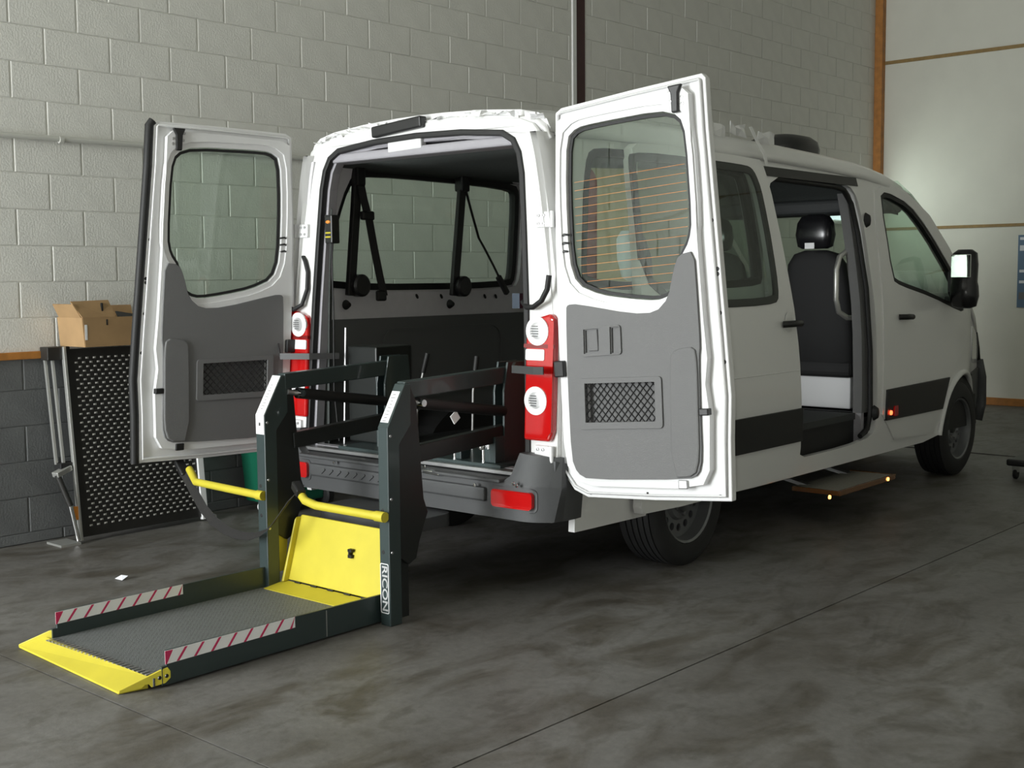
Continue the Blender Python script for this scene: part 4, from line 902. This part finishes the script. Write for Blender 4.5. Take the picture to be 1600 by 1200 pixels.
for (px, py) in ((709, 690), (754, 697), (762, 678)):
    p = V(px, py, 1, .03)
    MB().tube([(p.x, .04, .622), (p.x, .04, p.z+.03)], .014, 8).lathe([(0, .02), (.022, .015), (.026, 0), (.022, -.015), (0, -.02)], Matrix.Translation((p.x, .03, p.z)), 12).obj('floor_clamp', 'chrome', bp_, smooth=50)
    MB().box((p.x+.02, .02, .622), (p.x+.055, .09, p.z-.01)).obj('clamp_block', 'lift_paint', bp_, bevel=.004)
a = V(701, 651, 0, .49); MB().box((-.003, -.022, -.022), (.003, .022, .022), Matrix.Translation((.53, a.y, a.z)) @ Matrix.Rotation(R(35), 4, 'X')).obj('white_sticker', 'label_white', lift)
# pump box and two levers
pbx = MB().box((-.62, .16, .622), (-.40, .42, 1.13)).obj('pump_box', 'lift_black', lift, bevel=.008)
for (top, bot) in (((668, 552), (652, 620)), ((745, 557), (739, 612))):
    p, q_ = V(*top, 1, .34), V(*bot, 1, .30)
    lv = MB().tube([(q_.x-.01, .30, .622), (q_.x, .30, q_.z), tuple(p)], .006, 6).obj('hand_lever', 'steel', lift)
    MB().tube([tuple(p*.55+q_*.45), tuple(p)], .013, 8).obj('lever_grip', 'rubber', lv, smooth=60)
# a loose rod standing by the left lining
p, q_ = V(540, 512, 0, -.66), V(537, 640, 0, -.66)
MB().tube([(-.66, q_.y, .60), tuple(p)], .006, 6).obj('stand_rod', 'steel', lift)
# yellow hand rails, both folded to the left, and the safety belt between them
HZR = .478
hr = MB().tube([(.535, -.690, HZR), (.50, -.690, HZR), (.10, -.690, HZR), (.02, -.685, HZR+.012), (-.045, -.67, HZR+.05)], .019, 12).obj('hand_rail', 'yellow', lift, smooth=50)
MB().tube([(.49, -.690, HZR), (.545, -.690, HZR)], .023, 12).obj('rail_socket', 'yellow', hr, smooth=50)
MB().bar((-.005, -.685, HZR+.04), (-.075, -.66, HZR+.075), .045, .04).obj('belt_buckle', 'black_plastic', hr, bevel=.008)
p = V(309, 752, 1, -.60)
hl = MB().tube([(-.285, -.680, HZR), (-.34, -.68, HZR), (p.x+.04, -.64, HZR), (p.x-.0, -.62, HZR+.01), (p.x-.07, -.60, HZR+.05)], .019, 12).obj('hand_rail', 'yellow', lift, smooth=50)
MB().tube([(-.33, -.680, HZR), (-.285, -.680, HZR)], .023, 12).obj('rail_socket', 'yellow', hl, smooth=50)
k_ = V(287, 735, 1, -.60)
MB().bar((k_.x+.025, -.605, k_.z-.025), (k_.x-.045, -.60, k_.z+.045), .05, .03).obj('belt_buckle', 'black_plastic', hl, bevel=.008)
bpx = [(285, 735, -.61), (295, 752, -.62), (305, 772, -.64), (318, 795, -.66), (335, 815, -.69), (355, 830, -.71), (375, 837, -.72), (395, 838, -.73), (412, 832, -.73), (424, 822, -.70), (440, 800, -.66), (455, 778, -.64), (470, 763, -.64)]
MB().ribbon([tuple(V(x, y, 1, yy)) for x, y, yy in bpx], .046, .003, (.15, .75, .6)).obj('safety_belt', 'belt', lift, smooth=60)
p = V(403, 793, 1, -.67); MB().lathe([(0, .02), (.022, .012), (.03, -.004), (0, -.004)], Matrix.Translation((-.345, -.64, p.z)) @ Matrix.Rotation(R(-90), 4, 'Y'), 14).obj('white_knob', 'label_white', lift, smooth=60)

# hand control hanging on the left rear pillar
a = VR(518, 336, -.012); b_ = VR(516, 382, -.012)
hc = thing('hand_control', 'black hand control with yellow buttons hanging on the rear pillar', 'remote', tuple(b_), VM)
def hbox(x0, x1, z0, z1, d, name, m_): return MB().box((x0, a.y-.0-d, z0), (x1, a.y+.03, z1)).obj(name, m_, hc, bevel=.006)
w_ = .028
hbox(a.x-w_, a.x+w_, b_.z+.005, a.z+.0, .025, 'control_case', 'black_plastic')
for (t0, t1) in ((.58, .64), (.72, .78)):
    zt = a.z+(b_.z-a.z)*t1; zb = a.z+(b_.z-a.z)*t0
    hbox(a.x-.021, a.x+.021, zt, zb, .030, 'yellow_button', 'yellow')
MB().lathe([(0, .006), (.014, .005), (.017, 0)], Matrix.Translation((a.x, a.y-.025, a.z+(b_.z-a.z)*.24)) @ Matrix.Rotation(R(90), 4, 'X') @ Matrix.Diagonal((1, .55, 1, 1)), 16).obj('maker_badge', 'orange_tag', hc, smooth=60)
MB().tube([(a.x, a.y, b_.z+.01), (a.x-.004, a.y, b_.z-.06), (a.x-.006, a.y+.005, 1.30), (a.x-.02, a.y+.01, .9), (a.x-.01, a.y+.03, .63)], .004, 6).obj('control_cable', 'rubber', hc)

# things stored behind the right-hand side window of the van
solo(MB().plate([(.36, .70), (.83, 1.40), (.81, 1.42), (.34, .72)], lambda p: Vector((p[0], p[1], .601)), lambda p: Vector((p[0], p[1], 2.04))), 'board', 'tan_board', 'tall tan board standing inside the van behind its side window', 'board', (.57, .95, .601), VM, bevel=.002)
solo(MB().plate(fillet([(.16, .601), (.30, .601), (.31, 1.95), (.27, 2.0), (.18, 1.98)], .03), lambda p: Vector((p[0]+.50, .36, p[1])), lambda p: Vector((p[0]+.50, .46, p[1]))), 'red_case', 'red_cloth', 'tall red case standing inside the van beside the tan board', 'case', (.73, .41, .601), VM, bevel=.01)
gc = []
hc_ = V(990, 398, 0, .74)
for (z, k) in ((-.13, .6), (-.11, .9), (-.02, 1.0), (.08, .85), (.12, .5)):
    ring = [Vector((.74+.10*k*math.cos(t)-.2*z, hc_.y+.05*k*math.sin(t), hc_.z+z)) for t in [2*math.pi*j/14 for j in range(14)]]; gc.append(ring+[ring[0]])
solo(MB().grid(gc).add(gc[0][:14], [tuple(range(14))]).add(gc[-1][:14], [tuple(range(14))]).tube([(.74, hc_.y, .601), (.74, hc_.y, hc_.z-.10)], .012, 8), 'spare_headrest', 'grey_cover', 'grey padded headrest on a rod in front of the tan board', 'headrest', (.74, hc_.y, .601), VM, smooth=50)

# ================================================================== THINGS ALONG THE BLOCK WALL
# folding ramp leaning on the wall
rb0, rb1 = W(124, 848, 2, .0), W(316, 812, 2, .0)
ry0, ry1 = .17, 1.035; rx = .225
def rp(y, z, t=0): return Vector((rx-.115*(z/1.1)+t, y, z))
ramp_ = thing('folding_ramp', 'black perforated steel ramp folded up against the block wall', 'ramp', (rx, .6, 0))
MB().plate([(ry0+.03, .03), (ry1-.03, .03), (ry1-.03, 1.10), (ry0+.03, 1.10)], lambda p: rp(p[0], p[1], 0), lambda p: rp(p[0], p[1], -.012)).obj('ramp_plate', 'ramp_black', ramp_)
dots = MB(); ny, nz = 20, 40
for j in range(nz):
    for i in range(ny):
        y = ry0+.09+(i+(.5 if j % 2 else 0))*.046; z = .09+j*.0245
        if y > ry1-.06 or z > 1.06: continue
        c_ = rp(y, z, .001); dots.add([c_+Vector((0, -.010, -.0055)), c_+Vector((0, .010, -.0055)), c_+Vector((0, .010, .0055)), c_+Vector((0, -.010, .0055)), c_+Vector((.006, 0, .001))], [(0,1,4),(1,2,4),(2,3,4),(3,0,4)])
o = dots.obj('raised_studs', 'dot', ramp_); o['kind'] = 'stuff'
MB().bar(rp(ry0+.02, .012, .0), rp(ry0+.02, 1.115, .0), .016, .03, (1, 0, 0)).obj('frame_edge', 'alu', ramp_, bevel=.002)
MB().bar(rp(ry1-.02, .012, .0), rp(ry1-.02, 1.10, .0), .04, .03, (1, 0, 0)).obj('frame_edge', 'label_white', ramp_, bevel=.002)
for dy, dx_ in ((-.028, -.05), (-.058, -.075)):
    MB().bar(rp(ry0+dy, .45, dx_+.02), rp(ry0+dy, 1.06, dx_), .012, .02, (1, 0, 0)).obj('lift_rod', 'alu', ramp_)
MB().box(tuple(rp(ry0-.075, 1.04, -.10)), tuple(rp(ry0+.06, 1.115, .0))).obj('top_bracket', 'ramp_black', ramp_, bevel=.004)
MB().box(tuple(rp(ry0-.06, .41, -.08)), tuple(rp(ry0+.03, .46, .0))).obj('rod_clamp', 'rubber', ramp_, bevel=.004)
MB().tube([rp(ry0-.005, .02, .02), rp(ry0-.035, .22, .02)], .013, 8).obj('strut_rod', 'chrome', ramp_, smooth=60)
MB().tube([rp(ry0-.035, .22, .02), rp(ry0-.085, .40, .0)], .018, 8).obj('strut_barrel', 'ramp_black', ramp_, smooth=60)
MB().bar(rp(ry0-.10, .40, -.0), rp(ry0-.0, .43, -.02), .05, .03).obj('strut_pivot', 'alu', ramp_, bevel=.004)
MB().box((rx-.13, ry0-.12, 0), (rx+.035, ry0+.0, .012)).obj('foot_plate', 'alu', ramp_)
MB().box(tuple(rp(ry0-.012, .135, -.01)), tuple(rp(ry0+.012, .21, .018))).obj('orange_tag', 'orange_tag', ramp_)
MB().tube([(rx-.02, ry1+.03, .02), (rx+.03, ry1+.03, .02)], .02, 10).obj('ramp_castor', 'alu', ramp_, smooth=50)
# open cardboard box on top of the ramp
bz = 1.117; cb = thing('cardboard_box', 'open brown cardboard box resting on top of the folded ramp', 'box', (.17, .42, bz))
X0, X1, Y0, Y1, H = .035, .31, .215, .68, .165
tl_ = -.045
f4 = lambda a, b_, c_, d_: [Vector(a), Vector(b_), Vector(c_), Vector(d_)]
def panel(p4, name, m_='cardboard'):
    n = (p4[1]-p4[0]).cross(p4[3]-p4[0]).normalized()*.003
    return MB().add([p-n for p in p4]+[p+n for p in p4], [(0,1,2,3),(7,6,5,4),(0,4,5,1),(1,5,6,2),(2,6,7,3),(3,7,4,0)]).obj(name, m_, cb)
panel(f4((X0, Y0, bz+.003), (X1, Y0, bz+.003), (X1, Y1, bz+.003), (X0, Y1, bz+.003)), 'box_bottom')
panel(f4((X1, Y0, bz), (X1, Y1, bz), (X1, Y1, bz+H), (X1, Y0+tl_*.3, bz+H)), 'box_side')
panel(f4((X0, Y0, bz), (X0, Y1, bz), (X0, Y1, bz+H), (X0, Y0+tl_*.3, bz+H)), 'box_side')
panel(f4((X0, Y0, bz), (X1, Y0, bz), (X1, Y0+tl_*.3, bz+H), (X0, Y0+tl_*.3, bz+H)), 'box_end')
panel(f4((X0, Y1, bz), (X1, Y1, bz), (X1, Y1, bz+H), (X0, Y1, bz+H)), 'box_end')
panel(f4((X0+.02, Y0-.014, bz+H), (X1-.01, Y0-.014, bz+H), (X1-.02, Y0-.055, bz+H+.075), (X0+.03, Y0-.055, bz+H+.075)), 'box_flap')
panel(f4((X1, Y0-.010, bz+H-.005), (X1, Y0+.20, bz+H-.02), (X1-.04, Y0+.17, bz+H+.095), (X1-.04, Y0-.06, bz+H+.09)), 'box_flap')
panel(f4((X0, Y0+.10, bz+H), (X0, Y1, bz+H), (X0-.02, Y1, bz+H+.06), (X0-.02, Y0+.12, bz+H+.06)), 'box_flap')
panel(f4((X1-.01, Y0+.21, bz+H+.002), (X1-.01, Y0+.46, bz+H-.045), (X1-.05, Y0+.46, bz+H-.01), (X1-.05, Y0+.22, bz+H+.03)), 'box_fold', 'tape_black')
MB().box((X1+.003, Y0-.002, bz+.04), (X1+.0045, Y0+.012, bz+.125)).obj('clear_tape', 'film', cb)
for (yy, zz, h_) in ((Y0+.115, bz+H+.03, .05), (Y0+.13, bz+H-.045, .032)):
    MB().box((X1-.028 if zz > bz+H else X1+.0025, yy, zz), (X1-.016 if zz > bz+H else X1+.004, yy+.010, zz+h_)).obj('box_print', 'tape_black', cb)
# green wheelie bin behind the ramp
gb = thing('green_bin', 'dark green wheeled bin standing by the wall behind the ramp', 'bin', (.27, 1.60, 0))
rows = []
for z, k in ((.06, .80), (.5, .92), (.78, 1.0), (.80, 1.06), (.84, 1.06)):
    rows.append([Vector((.27+.20*k*a, 1.60+.24*k*b2, z)) for a, b2 in [(-1,-1),(-.5,-1),(0,-1),(.5,-1),(1,-1),(1,-.5),(1,0),(1,.5),(1,1),(0,1),(-1,1),(-1,0),(-1,-1)]])
MB().grid(rows).add(rows[0][:12], [tuple(range(12))]).obj('bin_body', 'green_bin', gb, bevel=.01)
MB().box((.05, 1.34, .84), (.49, 1.86, .88)).obj('bin_lid', 'green_bin', gb, bevel=.015)
for yy in (1.38, 1.82):
    MB().lathe([(0, .03), (.07, .03), (.08, .02), (.08, -.02), (.07, -.03), (0, -.03)], Matrix.Translation((.40, yy, .08)) @ Matrix.Rotation(R(90), 4, 'X'), 18).obj('bin_wheel', 'rubber', gb, smooth=40)
# scrap of paper
p = W(190, 905, 2, .0)
solo(MB().add([(p.x-.03, p.y-.02, 0.002), (p.x+.03, p.y-.015, .002), (p.x+.028, p.y+.02, .018), (p.x-.025, p.y+.018, .010), (p.x, p.y, .022)], [(0,1,4),(1,2,4),(2,3,4),(3,0,4),(0,3,2,1)]), 'paper_scrap', 'paper', 'small crumpled white paper scrap lying on the floor by the lift', 'paper', (p.x, p.y, 0))
# poster on the end wall
ps = thing('poster', 'blue and white poster hung on the white end wall', 'poster', (1.98, YB-.014, 1.10))
MB().box((1.70, YB-.020, 1.11), (2.30, YB-.0125, 1.915)).obj('poster_sheet', 'poster_blue', ps)
for (z0, z1, m_) in ((1.86, 1.89, 'paper'), (1.74, 1.80, 'paper'), (1.20, 1.28, 'grey_trim'), (1.50, 1.53, 'paper'), (1.38, 1.41, 'paper')):
    MB().box((1.72, YB-.0215, z0), (2.26, YB-.0195, z1)).obj('poster_print', m_, ps)
# low trolley at the edge of the picture
p = W(1585, 747, 2, 0)
tr = thing('mechanic_creeper', 'low black trolley on small castors standing on the floor beyond the van', 'trolley', (p.x+.32, p.y+.10, 0))
MB().box((p.x-.03, p.y-.10, .10), (p.x+.75, p.y+.32, .15)).obj('creeper_deck', 'black_plastic', tr, bevel=.015)
for (dx, dy) in ((.02, -.03), (.70, -.03), (.02, .26), (.70, .26)):
    cs = MB().lathe([(0, .014), (.032, .014), (.038, .008), (.038, -.008), (.032, -.014), (0, -.014)], Matrix.Translation((p.x+dx, p.y+dy, .038)) @ Matrix.Rotation(R(90), 4, 'Y'), 16).obj('castor', 'rubber', tr, smooth=40)
    MB().box((p.x+dx-.022, p.y+dy-.02, .05), (p.x+dx+.022, p.y+dy+.02, .10)).obj('castor_fork', 'chrome', cs, bevel=.004)

for o in bpy.data.objects:          # runs of pieces too small to pick apart
    if o.name.split('.')[0] in ('wheel_nuts', 'hinge_bolts', 'bracket_bolts', 'lens_fins', 'tread_teeth', 'heater_wires', 'film_shreds', 'pocket_net', 'barrier_hinge', 'tread_pattern', 'label_print'): o['kind'] = 'stuff'
